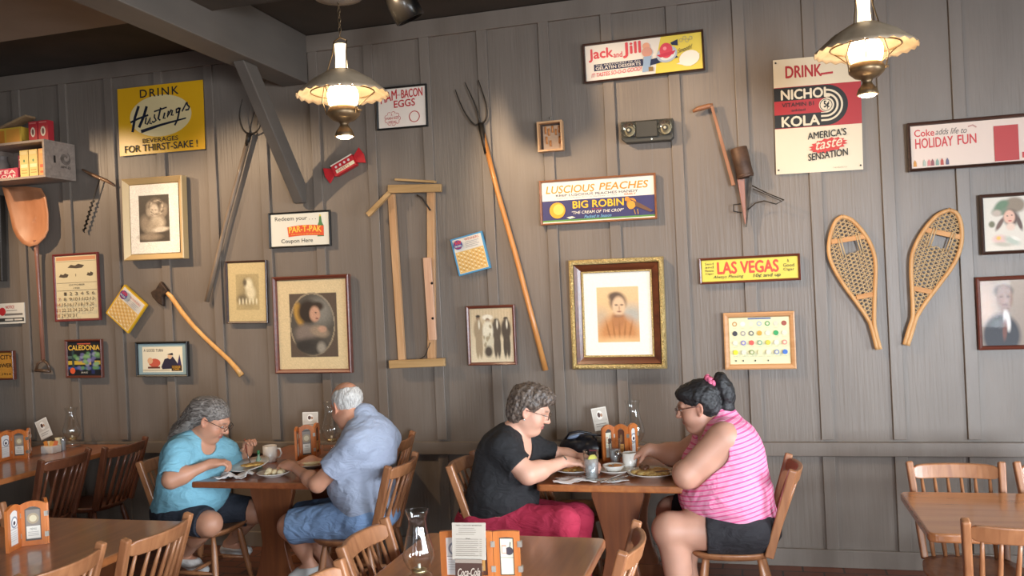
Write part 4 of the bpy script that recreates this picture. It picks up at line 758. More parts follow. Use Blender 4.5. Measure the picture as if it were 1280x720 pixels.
# ================================================================ hanging lamps and ceiling fittings
BRASS = noisy('aged brass', '#6d5840', '#8a7455', (15, 15, 15), .38, 0, metal=.7); SHADE = noisy('beige tin shade', '#a8937a', '#bba68c', (10, 10, 10), .5, 0, metal=.15)
def lampm(name, col, st):
    m, nt, b = newmat(name); b.inputs['Base Color'].default_value = (*lin('#fff3dc'), 1); b.inputs['Emission Color'].default_value = (*lin(col), 1); b.inputs['Emission Strength'].default_value = st; return m
GLOW = lampm('glowing opal glass', '#ffe2b4', 22.); GLOW2 = lampm('glowing chimney', '#ffdfae', 3.); BULB = lampm('bulb face', '#ffe6c4', 25.)
def lamp(label, px, py, y, R, chain_to):
    p = aty(px, py, y); t = thing('hanging_lamp', label, 'lamp', p, 0, 'hanging oil-style lamps'); k = R/.25
    def sc(i, a, v):
        if i == 0: v.z -= .012*k*(abs(((a*24/(2*PI)) % 1)-.5)*2)
        return v
    mb = MB(); mb.lathe([(.25*k, 0), (.235*k, .012*k), (.16*k, .075*k), (.075*k, .125*k), (.045*k, .135*k)], SHADE, 96, cap=False, fn=sc); o = mb.build('lamp_shade', t); md = o.modifiers.new('thick', 'SOLIDIFY'); md.thickness = .002
    mb = MB(); mb.tube([(.17*k*math.cos(2*PI*i/32), .17*k*math.sin(2*PI*i/32), .012*k) for i in range(32)], .004, BRASS, 6, closed=True)
    for i in range(3): a = 2*PI*i/3+.4; mb.tube([(.17*k*math.cos(a), .17*k*math.sin(a), .012*k), (.085*k*math.cos(a), .085*k*math.sin(a), -.06*k)], .003, BRASS, 6)
    mb.build('shade_ring', t)
    mb = MB(); mb.lathe([(.062*k, -.075*k), (.078*k, -.05*k), (.084*k, -.01*k), (.08*k, .02*k), (.06*k, .05*k), (.03*k, .06*k)], GLOW, 28); mb.build('globe', t)
    mb = MB(); mb.lathe([(.028*k, .06*k), (.034*k, .13*k), (.030*k, .2*k), (.034*k, .27*k)], GLOW2, 20); mb.build('chimney', t)
    mb = MB(); mb.lathe([(.072*k, -.068*k), (.078*k, -.075*k), (.088*k, -.095*k), (.086*k, -.115*k), (.06*k, -.14*k), (.03*k, -.15*k), (.022*k, -.165*k), (.026*k, -.175*k), (.045*k, -.20*k), (.053*k, -.225*k), (.05*k, -.23*k)], BRASS, 28); mb.lathe([(.012*k, -.09*k), (.012*k, -.10*k)], BRASS, 10, (.095*k, 0, 0)); mb.build('font', t)
    mb = MB(); mb.lathe([(.0, -.24*k), (.03*k, -.238*k), (.047*k, -.228*k), (.047*k, -.222*k)], BULB, 24); mb.build('bulb', t)
    mb = MB()
    for s in (-1, 1): mb.tube([(s*.085*k, -.03, -.11*k), (s*.10*k, -.05, -.04*k), (s*.06*k, -.07, .10*k), (s*.04*k, -.02, .22*k), (s*.038*k, 0, .29*k)], .0035, BRASS, 6)
    mb.tube([(-.038*k, 0, .29*k), (0, 0, .31*k), (.038*k, 0, .29*k)], .004, BRASS, 6); mb.build('bail', t)
    H = chain_to-p.z; mb = MB(); z = .31*k; i = 0
    while z < H-.1:
        pts = [((.008*math.cos(q) if i % 2 else 0), (0 if i % 2 else .008*math.cos(q)), z+.016+.016*math.sin(q)) for q in [2*PI*j/8 for j in range(8)]]; mb.tube(pts, .002, BRASS, 4, closed=True); z += .026; i += 1
    mb.build('chain', t)
    mb = MB(); mb.lathe([(.012, H-.095), (.06, H-.092), (.13, H-.075), (.155, H-.05), (.15, H)], paint('#8d8478', .5), 28); mb.build('canopy', t)
    l = bpy.data.lights.new('lamp_bulb', 'POINT'); l.energy = 9; l.color = (1, .78, .5); l.shadow_soft_size = .05; lo = bpy.data.objects.new('lamp_bulb', l); C.objects.link(lo); lo.location = p+Vector((0, 0, -.30*k)); return t
lamp('hanging oil-style lamp left, between the coupon sign and the ham sign', 428.5, 118, -1.3, .255, ZS)
lamp('hanging oil-style lamp right, in front of the soda sign', 1082, 62, -1.3, .233, ZS)
p = aty(505, -20, -1.27); t = thing('track_light', 'black cylinder spotlight under the dark ceiling', 'spotlight', (p.x, p.y, ZS)); CAN = paint('#1b1a19', .25, .6)
d = Vector((.28, .25, -.75)).normalized(); R = d.to_track_quat('Z', 'Y').to_matrix(); pc = aty(505, 8, -1.27)-Vector((p.x, p.y, ZS)); c0 = pc-d*.08; 
mb = MB(); mb.lathe([(.075, .0), (.082, .01), (.082, .155), (.074, .158), (.070, .12), (.0, .11)], CAN, 28, c0, R=R); mb.build('can', t)
mb = MB(); mb.box((.3, 0, -.006), (.7, .03, .012), paint('#1b1a19', .5)); mb.box((pc.x, pc.y, pc.z*.4), (.02, .03, -pc.z*.8), CAN); mb.build('track', t)
# ================================================================ things on the tables
ZT_ = .7605
CLEAR = glassm('clear glass', (.985, .99, .985), .06, .05, .8); WATER = glassm('iced water', (.97, .98, .98), .02, .02, .3)
_nt = WATER.node_tree; _df = node(_nt, 'ShaderNodeBsdfDiffuse'); _df.inputs[0].default_value = (.75, .78, .8, 1); _m2 = node(_nt, 'ShaderNodeMixShader'); _m2.inputs[0].default_value = .30; _o = _nt.nodes['Material Output'].inputs[0]; _nt.links.new(_o.links[0].from_socket, _m2.inputs[1]); _nt.links.new(_df.outputs[0], _m2.inputs[2]); _nt.links.new(_m2.outputs[0], _o)
WHITE = paint('#e6e1d8', .25, coat=.3); FRAMEO = wood('orange menu frame', '#b5622c', '#c9773a', 2, .35, .3)
def panel_print(P, kind):
    if kind == 0: P.rect(0, 0, 1, 1, '#5d5750'); P.rect(.06, .08, .94, .55, '#8a8077'); P.circ(.5, .34, .16, '#a8957a'); P.circ(.5, .34, .10, '#d0c3a2'); P.rect(.08, .56, .92, .93, '#ddd7cb'); P.text('MENU', .3, .62, .7, .68, '#6a6057'); [P.rect(.18, .73+.05*i, .82, .745+.05*i, '#a49b90') for i in range(3)]
    elif kind == 1: P.rect(0, 0, 1, 1, '#d9d6d2'); P.circ(.62, .34, .17, '#8a8f98'); P.circ(.62, .34, .12, '#e9e6e2'); P.circ(.6, .36, .06, '#3c3038'); P.rect(.05, .52, .95, .535, '#8a8077'); [P.rect(.12, .60+.06*i, .85, .615+.06*i, '#b5aea6') for i in range(5)]
    elif kind == 2: P.rect(0, 0, 1, 1, '#4d4540'); P.rect(.08, .10, .92, .97, '#e0dcc4'); P.circ(.66, .40, .10, '#4a4248'); P.stroke([(.70, .33), (.76, .18)], .02, '#4a4248'); P.rect(.16, .25, .48, .46, '#d9a18a'); P.rect(.21, .29, .46, .44, '#e0dcc4'); P.rect(.08, .55, .92, .565, '#9a948a'); P.rect(.14, .62, .86, .94, '#d3d3ce')
    else: P.rect(0, 0, 1, 1, '#5a3322'); P.circ(.5, .32, .18, '#86603c', ry=.14); P.rect(.22, .52, .82, .88, '#c2904e'); P.rect(.3, .6, .74, .62, '#8a5a30')
def menu_holder(label, loc, rot, kinds, w=.125, h=.235, angs=(115, 0, -75), m=FRAMEO, arch=.02):
    t = thing('menu_holder', label, 'menu holder', loc, rot, 'folding menu holders'); th = .014
    def mkpanel(origin, ang, kind, nm='panel'):
        R = Matrix.Translation(origin) @ Matrix.Rotation(ang, 4, 'Z'); fr = .022; mb = MB(); mb.M = R
        top = [(w*i/10, h+arch*math.sin(PI*i/10)) for i in range(11)]; inn = [(fr+(w-2*fr)*i/10, h-fr+arch*.8*math.sin(PI*i/10)) for i in range(11)]
        def yz(p, y): return (p[0], y, p[1])
        outer = [(0, 0), (w, 0)]+top[::-1]; inner = [(fr, fr), (w-fr, fr)]+inn[::-1]; n = len(outer)
        vs = [yz(p, -th/2) for p in outer]+[yz(p, -th/2) for p in inner]+[yz(p, th/2) for p in outer]+[yz(p, th/2) for p in inner]
        fs = []
        for i in range(n):
            j = (i+1) % n; fs += [(i, j, n+j, n+i), (2*n+j, 2*n+i, 3*n+i, 3*n+j), (j, i, 2*n+i, 2*n+j), (n+i, n+j, 3*n+j, 3*n+i)]
        mb.add(vs, fs, m); o = mb.build(nm, t)
        for side in (0, 1):
            P = Print(w-2*fr+.002, h-2*fr+.012, 0); P.M = R @ Matrix.Translation((w/2, -.002 if side == 0 else .002, h/2+.004)) @ Matrix.Rotation(PI*side, 4, 'Z'); panel_print(P, kind if side == 0 else (kind+1) % 3); P.build('menu_insert', o)
        for z in (.25, .75):
            hb = MB(); hb.M = R; hb.box((w, 0, h*z), (.016, th+.004, .022), paint('#b9b2a6', .3, .7)); hb.build('hinge', o)
        return R
    c = Vector((-w/2, 0, 0)); mkpanel(c, 0, kinds[1]); 
    mkpanel(c+Matrix.Rotation(math.radians(180+angs[0]), 3, 'Z') @ Vector((w+.002, 0, 0)), math.radians(angs[0]), kinds[0])
    mkpanel(Vector((w/2+.002, 0, 0)), math.radians(-angs[2]), kinds[2])
    return t
MH = menu_holder
def oil_lamp(label, loc, s=1., rot=0):
    t = thing('oil_lamp', label, 'oil lamp', loc, rot, 'glass oil lamps')
    mb = MB(); mb.lathe([(.052*s, 0), (.055*s, .004*s), (.05*s, .012*s), (.052*s, .03*s), (.048*s, .045*s), (.03*s, .055*s)], CLEAR, 28); mb.build('font', t)
    mb = MB(); mb.lathe([(.022*s, .05*s), (.03*s, .055*s), (.03*s, .064*s), (.02*s, .07*s)], paint('#b5a27a', .25, .8), 20); mb.tube([(0, 0, .06*s), (0, 0, .085*s)], .006*s, paint('#d8d0c0', .8), 8); mb.build('burner', t)
    pr = [(.032, .060), (.046, .075), (.060, .105), (.062, .122), (.055, .15), (.044, .19), (.036, .225), (.033, .245), (.036, .265), (.044, .285), (.045, .289)]
    mb = MB(); mb.lathe([(r*s, z*s) for r, z in pr]+[((r-.0022)*s, z*s) for r, z in reversed(pr)], CLEAR, 36, cap=False); mb.build('chimney', t); return t
def tabpt(px, py, z=ZT_): v = atz(px, py, z); return Vector((v.x, v.y, z))
# --- far left table
MH('orange folding menu holder on the far left table', (-5.12, -.60, ZT_), math.radians(14), (1, 0, 2), .115, .19, (77, 0, -112))
MH('orange folding menu holder half cut off at the left edge', (-5.33, -.57, ZT_), math.radians(-38), (0, 1, 2), .10, .18)
oil_lamp('glass oil lamp at the far left table beside the wall', (-5.06, -.16, ZT_), 1.04)
def card_stand(label, loc, rot, lean, kind, w=.10, h=.15, holder=.09):
    t = thing('menu_card', label, 'menu card', loc, rot, 'standing menu cards'); R = Matrix.Rotation(math.radians(lean), 4, 'X')
    mb = MB(); mb.M = R; mb.box((0, 0, holder/2+.003), (w*.8, .02, holder), glassm('clear acrylic', (.9, .89, .87), .05, .10, .5)); mb.box((0, 0, .002), (w*.85, .05, .004), glassm('clear acrylic')); mb.build('clear_holder', t)
    mb = MB(); mb.M = R; mb.box((0, 0, holder+h/2), (w, .004, h), paint('#ddd6cb', .5)); mb.build('card', t)
    P = Print(w, h, 0); P.M = R @ Matrix.Translation((0, -.0024, holder+h/2))
    if kind == 'dish': P.rect(0, 0, 1, 1, '#e2dcd2'); P.rect(.05, .05, .95, .60, '#cfc6ba'); P.circ(.5, .33, .2, '#efe9e0', ry=.2); P.circ(.45, .32, .1, '#5a4038', ry=.11); P.circ(.62, .34, .07, '#b58a6a', ry=.08); P.rect(.15, .70, .85, .73, '#a89e92'); P.rect(.15, .80, .7, .83, '#a89e92')
    else:
        P.rect(0, 0, 1, 1, '#bdb2a3'); P.text('FRESH COUNTRY BEVERAGES', .12, .055, .90, .085, '#5c5248', .02)
        random.seed(3)
        for i in range(14):
            if i == 4: P.text('Drinks', .42, .41, .55, .45, '#5c5248', .02); continue
            P.rect(.12+.08*(i < 3), .14+.055*i+(.02 if i > 4 else 0), .80-.2*random.random()*(i % 3 == 0)-.08*(i < 3), .153+.055*i+(.02 if i > 4 else 0), '#8d8275'); 
            if i > 4: P.rect(.83, .14+.055*i+.02, .9, .153+.055*i+.02, '#8d8275')
    P.build('printed_face', t)
    if kind == 'cola':
        P = Print(w*.8, holder, 0); P.M = R @ Matrix.Translation((0, -.0105, holder/2+.003)); P.rect(0, 0, 1, 1, '#4a2f25'); P.rect(0, 0, 1, .12, '#9a8a7c'); [P.circ(.1+.16*i, .8, .1, c) for i, c in enumerate(('#2b1a16', '#6d4a38', '#33201a', '#5c3a2c', '#2b1a16', '#6d4a38'))]
        P.text('Coca-Cola', .10, .30, .93, .56, '#c4b2a2', .02, .35, rise=.03); P.build('holder_print', t)
    return t
p = tabpt(62, 557); card_stand('menu card leaning left behind the condiment pot', (-5.2, -.22, ZT_), math.radians(12), -6, 'dish').rotation_euler = (0, math.radians(-24), math.radians(10))
def pot(label, loc):
    t = thing('condiment_caddy', label, 'caddy', loc); mb = MB(); mb.prism(rrect(-.055, .055, -.045, .045, .01), 0, .055, WHITE); mb.build('pot', t, bevel=.004); return t
q = tabpt(64, 566); pot('small white caddy filled with sugar packets', q)
for k, (dx, c, nm_) in enumerate(((-.035, '#d98a3c', 'orange'), (-.01, '#e0d2a8', 'cream'), (.018, '#d9a04c', 'tan yellow'), (.04, '#cf6a3a', 'red orange'))):
    tt = thing('sugar_packet', nm_+' sugar packet standing in the white caddy', 'packet', q+Vector((dx, -.01+.012*(k % 2), .056)), .2*k, 'sugar packets'); mb = MB(); mb.box((0, 0, .012), (.03, .006, .04), paint(c, .6), Euler((0, .2*(k-1.5), 0)).to_matrix()); mb.build('packet', tt, bevel=.001)
tt = thing('coffee_creamer', 'tiny cream jug behind the sugar packets', 'jug', q+Vector((.0, .07, 0))); mb = MB(); mb.lathe([(.022, 0), (.026, .05), (.018, .085), (.022, .10)], paint('#d9c9a0', .3), 18); mb.build('body', tt)
def shaker(label, loc, m=None, h=.085):
    t = thing('salt_shaker', label, 'shaker', loc, 0); mb = MB(); mb.lathe([(.02, 0), (.021, .004), (.017, h*.4), (.019, h*.72), (.019, h*.74)], m or CLEAR, 16); mb.build('body', t); mb = MB(); mb.lathe([(.0195, h*.74), (.0205, h*.8), (.018, h*.95), (.006, h)], paint('#b9b9b9', .2, .9), 16); mb.build('cap', t); return t
shaker('salt shaker between the sugar caddy and far left oil lamp', tabpt(79, 563), paint('#a9b0b5', .2, .3), .10)
# --- front left table
MH('orange folding menu holder alone on the front left table', tabpt(43, 681), math.radians(30), (1, 0, 2), .110, .185, (77, 0, -110), arch=.016)
# --- front centre table
MH('wide orange menu holder behind the cola card', (-.988, -2.70, ZT_), math.radians(10), (1, 3, 2), .097, .180, (-8, 0, 4), arch=.003)
card_stand('tall menu card with cola print at front centre', (-1.0, -2.80, ZT_), math.radians(4), -7, 'cola', .122, .128, .105)
_q = tabpt(523.5, 695, .869); oil_lamp('large clear glass oil lamp at front centre', (_q.x, _q.y, ZT_), .95)
# --- crockery helpers
def plate(label, loc, r=.13, group='plates'):
    t = thing('plate', label, 'plate', loc, 0, group); mb = MB(); mb.lathe([(r*.55, 0), (r*.58, .003), (r*.95, .02), (r, .023), (r*.99, .026), (r*.62, .009), (0, .008)], WHITE, 40); mb.build('dish', t)
    return t
def bowl(label, loc, r=.07, h=.045):
    t = thing('bowl', label, 'bowl', loc); mb = MB(); mb.lathe([(r*.55, 0), (r*.6, .004), (r*.92, h*.7), (r, h), (r*.96, h), (r*.85, h*.65), (r*.5, .01), (0, .009)], WHITE, 32); mb.build('dish', t); return t
def mug(label, loc, rot=0, m=WHITE, r=.04, h=.095):
    t = thing('mug', label, 'mug', loc, rot); mb = MB(); mb.lathe([(r*.9, 0), (r, .005), (r, h), (r*.93, h), (r*.92, .01), (0, .008)], m, 28); mb.build('body', t); mb = MB(); mb.tube([(r-.002, 0, h*.8), (r+.02, 0, h*.78), (r+.028, 0, h*.5), (r+.018, 0, h*.25), (r-.002, 0, h*.22)], .006, m, 8); mb.build('handle', t); return t
def glass(label, loc, r=.038, h=.14, wl_=.1):
    t = thing('drinking_glass', label, 'glass', loc, 0, 'tumblers of water'); mb = MB(); mb.lathe([(r*.8, 0), (r*.82, .004), (r, h), (r*.95, h), (r*.76, .012), (0, .012)], CLEAR, 24); mb.build('tumbler', t)
    mb = MB(); mb.lathe([(r*.75, .013), (r*.75+(r*.2)*wl_/h, wl_)], WATER, 20); mb.build('water', t)
    mb = MB(); random.seed(5)
    for k in range(5): mb.box((random.uniform(-.012, .012), random.uniform(-.012, .012), .03+.013*k), (.018, .018, .018), paint('#cfd3d4', .2), Euler((k, k*2, k*.7)).to_matrix())
    mb.build('ice', t); return t
def lump(name, label, cat, loc, r, m, n=9, seed=1, part='portion', flat=.5, group=None):
    random.seed(seed); t = thing(name, label, cat, loc, 0, group); mb = MB()
    for i in range(n):
        a = 6.28*random.random(); q = r*.75*math.sqrt(random.random()); s = r*random.uniform(.22, .42); mb.ell((q*math.cos(a), q*math.sin(a), s*flat*.7), (s, s*random.uniform(.7, 1), s*flat), m, 12, 8, Euler((0, 0, a)).to_matrix())
    o = mb.build(part, t); md = o.modifiers.new('merge', 'REMESH'); md.mode = 'VOXEL'; md.voxel_size = r*.05; md.use_smooth_shade = True
    return t
EGG = noisy('egg and gravy', '#c78a3c', '#e0b868', (60, 60, 60), .4, .3); HASH = noisy('browned potatoes', '#b98a3f', '#d9bd78', (70, 70, 70), .45, .4); MEAT = noisy('browned meat', '#4a2c1c', '#6d4530', (60, 60, 60), .35, .4); BISC = noisy('pale biscuit', '#d9bd8a', '#eadcb8', (40, 40, 40), .6, .3)
NAP = paint('#e2ddd8', .8)
def napkin(label, loc, sx, sy, rot=0, seed=1, amp=.012):
    t = thing('paper_napkin', label, 'napkin', loc, rot, 'paper napkins'); random.seed(seed); N = 12; vs = []; ph = [random.random()*6 for _ in range(6)]
    for j in range(N+1):
        for i in range(N+1):
            x, y = i/N-.5, j/N-.5; z = amp*(1+.6*math.sin(9*x+ph[0]+4*y)+.4*math.sin(13*y+ph[1]-5*x)+.3*math.sin(21*x*y*4+ph[2])); vs.append((x*sx*(1+.1*math.sin(7*y+ph[3])), y*sy*(1+.1*math.sin(8*x+ph[4])), max(z, .0015)))
    fs = [(j*(N+1)+i, j*(N+1)+i+1, (j+1)*(N+1)+i+1, (j+1)*(N+1)+i) for j in range(N) for i in range(N)]; mb = MB(); mb.add(vs, fs, NAP, True); o = mb.build('sheet', t); md = o.modifiers.new('thick', 'SOLIDIFY'); md.thickness = .002; md.offset = 1; return t
SILV = paint('#b9b6b2', .15, .95)
def cutlery(label, loc, rot, kind):
    t = thing(kind, label, kind.replace('_', ' '), loc, rot); mb = MB(); mb.bar((-.02, 0, .004), (-.13, 0, .003), .008, .003, SILV, w2=.014); mb.build('handle', t, bevel=.001); mb = MB()
    if kind == 'spoon': mb.ell((.012, 0, .005), (.032, .017, .004), SILV, 16, 8); nm = 'bowl'
    elif kind == 'knife': mb.bar((-.02, 0, .004), (.08, 0, .004), .012, .002, SILV, w2=.006); nm = 'blade'
    else:
        mb.bar((-.02, 0, .004), (.015, 0, .006), .008, .003, SILV, w2=.022)
        for k in range(4): mb.bar((.015, -.009+.006*k, .006), (.055, -.009+.006*k, .005), .003, .0022, SILV)
        nm = 'tines'
    mb.build(nm, t); return t
# --- middle table
pr = tabpt(820, 591); pr = Vector((-.555, -.935, ZT_)); plate('wide white plate of breakfast before the pink striped woman', pr, .138); lump('fried_potatoes', 'golden browned potatoes spread on the right hand plate', 'food', pr+Vector((0, 0, .009)), .11, HASH, 26, 2, flat=.35); lump('sausage_patty', 'dark browned meat on top of the potatoes', 'food', pr+Vector((-.055, .02, .030)), .045, MEAT, 6, 4, flat=.8)
pl = Vector((-1.0, -.87, ZT_)); plate('white plate in front of the woman in black', pl, .12); lump('scrambled_egg', 'pale eggs on the plate of the woman in black', 'food', pl+Vector((0, 0, .009)), .08, EGG, 12, 5, flat=.35)
sa = Vector((-.765, -.885, ZT_)); plate('side plate under the small bowl', sa, .098, 'side plates'); bowl('small white bowl of orange fruit on the side plate', sa+Vector((-.01, 0, .0092)), .062, .038); lump('fruit_pieces', 'orange fruit pieces filling the small bowl', 'food', sa+Vector((-.01, 0, .034)), .048, noisy('orange fruit', '#cf7a35', '#e3a55c', (50, 50, 50), .35), 9, 6, flat=.4)
mug('white coffee mug on the table under the gilt portrait', Vector((-.70, -.775, ZT_)), math.radians(60))
g1 = Vector((-.868, -1.06, ZT_)); glass('water tumbler with lemon nearest the table edge', g1, .043, .162, .115)
tt = thing('lemon_wedge', 'lemon wedge floating in the near tumbler', 'fruit', g1+Vector((.008, -.002, .112)), .5); mb = MB(); mb.prism([(0, 0)]+[(.026*math.cos(a), .026*math.sin(a)) for a in [PI*i/10 for i in range(11)]], -.005, .005, paint('#d8cf5a', .4), 'y'); mb.build('slice', tt)
glass('water tumbler beside the menu holder at the back', Vector((-.80, -.66, ZT_)), .037, .15, .09)
MH('orange folding menu holder on the couple of women table', (-.775, -.545, ZT_), math.radians(-8), (2, 3, 1), .085, .20, (48, 0, -70))
oil_lamp('glass oil lamp against the wall under the gilt portrait', (-.735, -.28, ZT_), 1.12)
card_stand('menu card with dish picture beside the purse', (-.92, -.23, ZT_), math.radians(4), -4, 'dish', .095, .145, .13).rotation_euler = (0, math.radians(-9), math.radians(4))
shaker('salt shaker in front of the dark menu panel', Vector((-.775, -.70, ZT_)), None, .09); shaker('pepper shaker right of the menu holder', Vector((-.60, -.45, ZT_)), None, .085); shaker('short shaker near the far hand of the pink striped woman', Vector((-.42, -.30, ZT_)), None, .07)
napkin('white napkin spread with cutlery before the woman in black', (-.955, -1.09, ZT_), .22, .13, .15, 3, .008); cutlery('fork lying on the spread napkin', (-.93, -1.09, ZT_+.019), .2, 'fork')
napkin('folded napkin under two spoons', (-.755, -1.075, ZT_), .15, .10, .5, 8, .005)
cutlery('spoon at the table edge, left one', (-.775, -1.115, ZT_+.012), math.radians(-115), 'spoon'); cutlery('spoon at the table edge, right one', (-.725, -1.105, ZT_+.012), math.radians(-120), 'spoon')
cutlery('fork resting on the right hand breakfast plate', pr+Vector((.07, -.03, .028)), math.radians(215), 'fork')
# purse
tt = thing('handbag', 'black handbag slumped on the table by the wall', 'handbag', (-1.02, -.43, ZT_), .05); LEA = noisy('black leather', '#161517', '#242226', (30, 30, 30), .35, .3)
mb = MB(); mb.ell((0, 0, .065), (.16, .075, .075), LEA, 24, 14); mb.ell((.06, -.02, .06), (.10, .07, .06), LEA, 20, 12); mb.ell((-.07, 0, .07), (.08, .06, .07), LEA, 20, 12); mb.box((0, 0, .02), (.26, .12, .04), LEA); o = mb.build('bag_body', tt); md = o.modifiers.new('m', 'REMESH'); md.mode = 'VOXEL'; md.voxel_size = .006; md.use_smooth_shade = True
for dx, hh in ((-.02, .05), (.05, .03)): mb = MB(); mb.tube([(dx-.09, -.05, .12), (dx-.06, -.07, .12+hh*.8), (dx, -.07, .12+hh), (dx+.07, -.06, .12+hh*.7), (dx+.10, -.05, .11)], .007, LEA, 8); mb.build('strap', tt)
mb = MB(); mb.ell((-.05, -.03, .135), (.06, .03, .014), paint('#8f9db5', .4), 14, 8, Euler((0, -.25, 0)).to_matrix()); mb.build('phone_pocket', tt); mb = MB(); mb.box((.06, -.088, .055), (.045, .004, .008), paint('#8a3a40', .4)); mb.build('tag', tt)
# --- left couple's table
p1 = Vector((-3.04, -.93, ZT_)); 
tt = plate('white plate of food tipped towards the woman in blue', p1+Vector((.0, 0, .022)), .125); tt.rotation_euler = (math.radians(10), math.radians(-4), 0)
lump('omelette', 'orange-brown omelette on the tipped plate', 'food', p1+Vector((.02, .01, .034)), .085, EGG, 14, 9, flat=.3)
napkin('crumpled white napkin under the tipped plate', (-3.03, -1.115, ZT_), .19, .11, .1, 5, .016)
p2 = Vector((-2.80, -1.06, ZT_)); plate('small white plate with biscuits before the man', p2, .10, 'side plates'); lump('biscuit', 'pale crumbled biscuits heaped on the small plate', 'food', p2+Vector((.0, 0, .008)), .065, BISC, 9, 11, flat=.9)
p3 = Vector((-2.70, -.78, ZT_)); plate('white plate of pancakes by the man at the left table', p3, .12); 
for k in range(2): tt = thing('pancake', 'pancake on the plate of the man, %s' % ('lower one' if k == 0 else 'upper one'), 'pancake', p3+Vector((.01*k, -.005, .009+.016*k)), 0, 'pancakes'); mb = MB(); mb.lathe([(.07, 0), (.078, .005), (.077, .011), (.07, .015), (0, .015)], BISC, 28); mb.build('cake', tt)
mug('pale mug between the woman in blue and man', tabpt(338, 577), math.radians(20), paint('#d9cfc4', .3, coat=.3), .045, .105)
tt = thing('sauce_bottle', 'tiny hot sauce bottle with green cap', 'bottle', tabpt(324, 585)); mb = MB(); mb.lathe([(.018, 0), (.019, .005), (.019, .05), (.007, .075), (.007, .09)], paint('#8fa58c', .2), 16); mb.lathe([(.0193, .012), (.0193, .04)], paint('#d8d2c4', .5), 16, cap=False); mb.build('body', tt); mb = MB(); mb.lathe([(.009, .088), (.009, .11), (.007, .112)], paint('#3f7a4c', .4), 12); mb.build('cap', tt)
MH('orange folding menu holder in front of the seated man', (-2.87, -.52, ZT_), math.radians(38), (2, 0, 3), .10, .20, (70, 0, -62))
oil_lamp('glass oil lamp half hidden by the head of the seated man', (-2.83, -.24, ZT_), 1.15)
card_stand('menu card standing behind the menu holder at the left table', (-2.96, -.30, ZT_), math.radians(8), -4, 'dish', .11, .12, .15)
cutlery('knife lying at the near edge by the woman in blue', (-3.15, -1.10, ZT_), math.radians(205), 'knife')
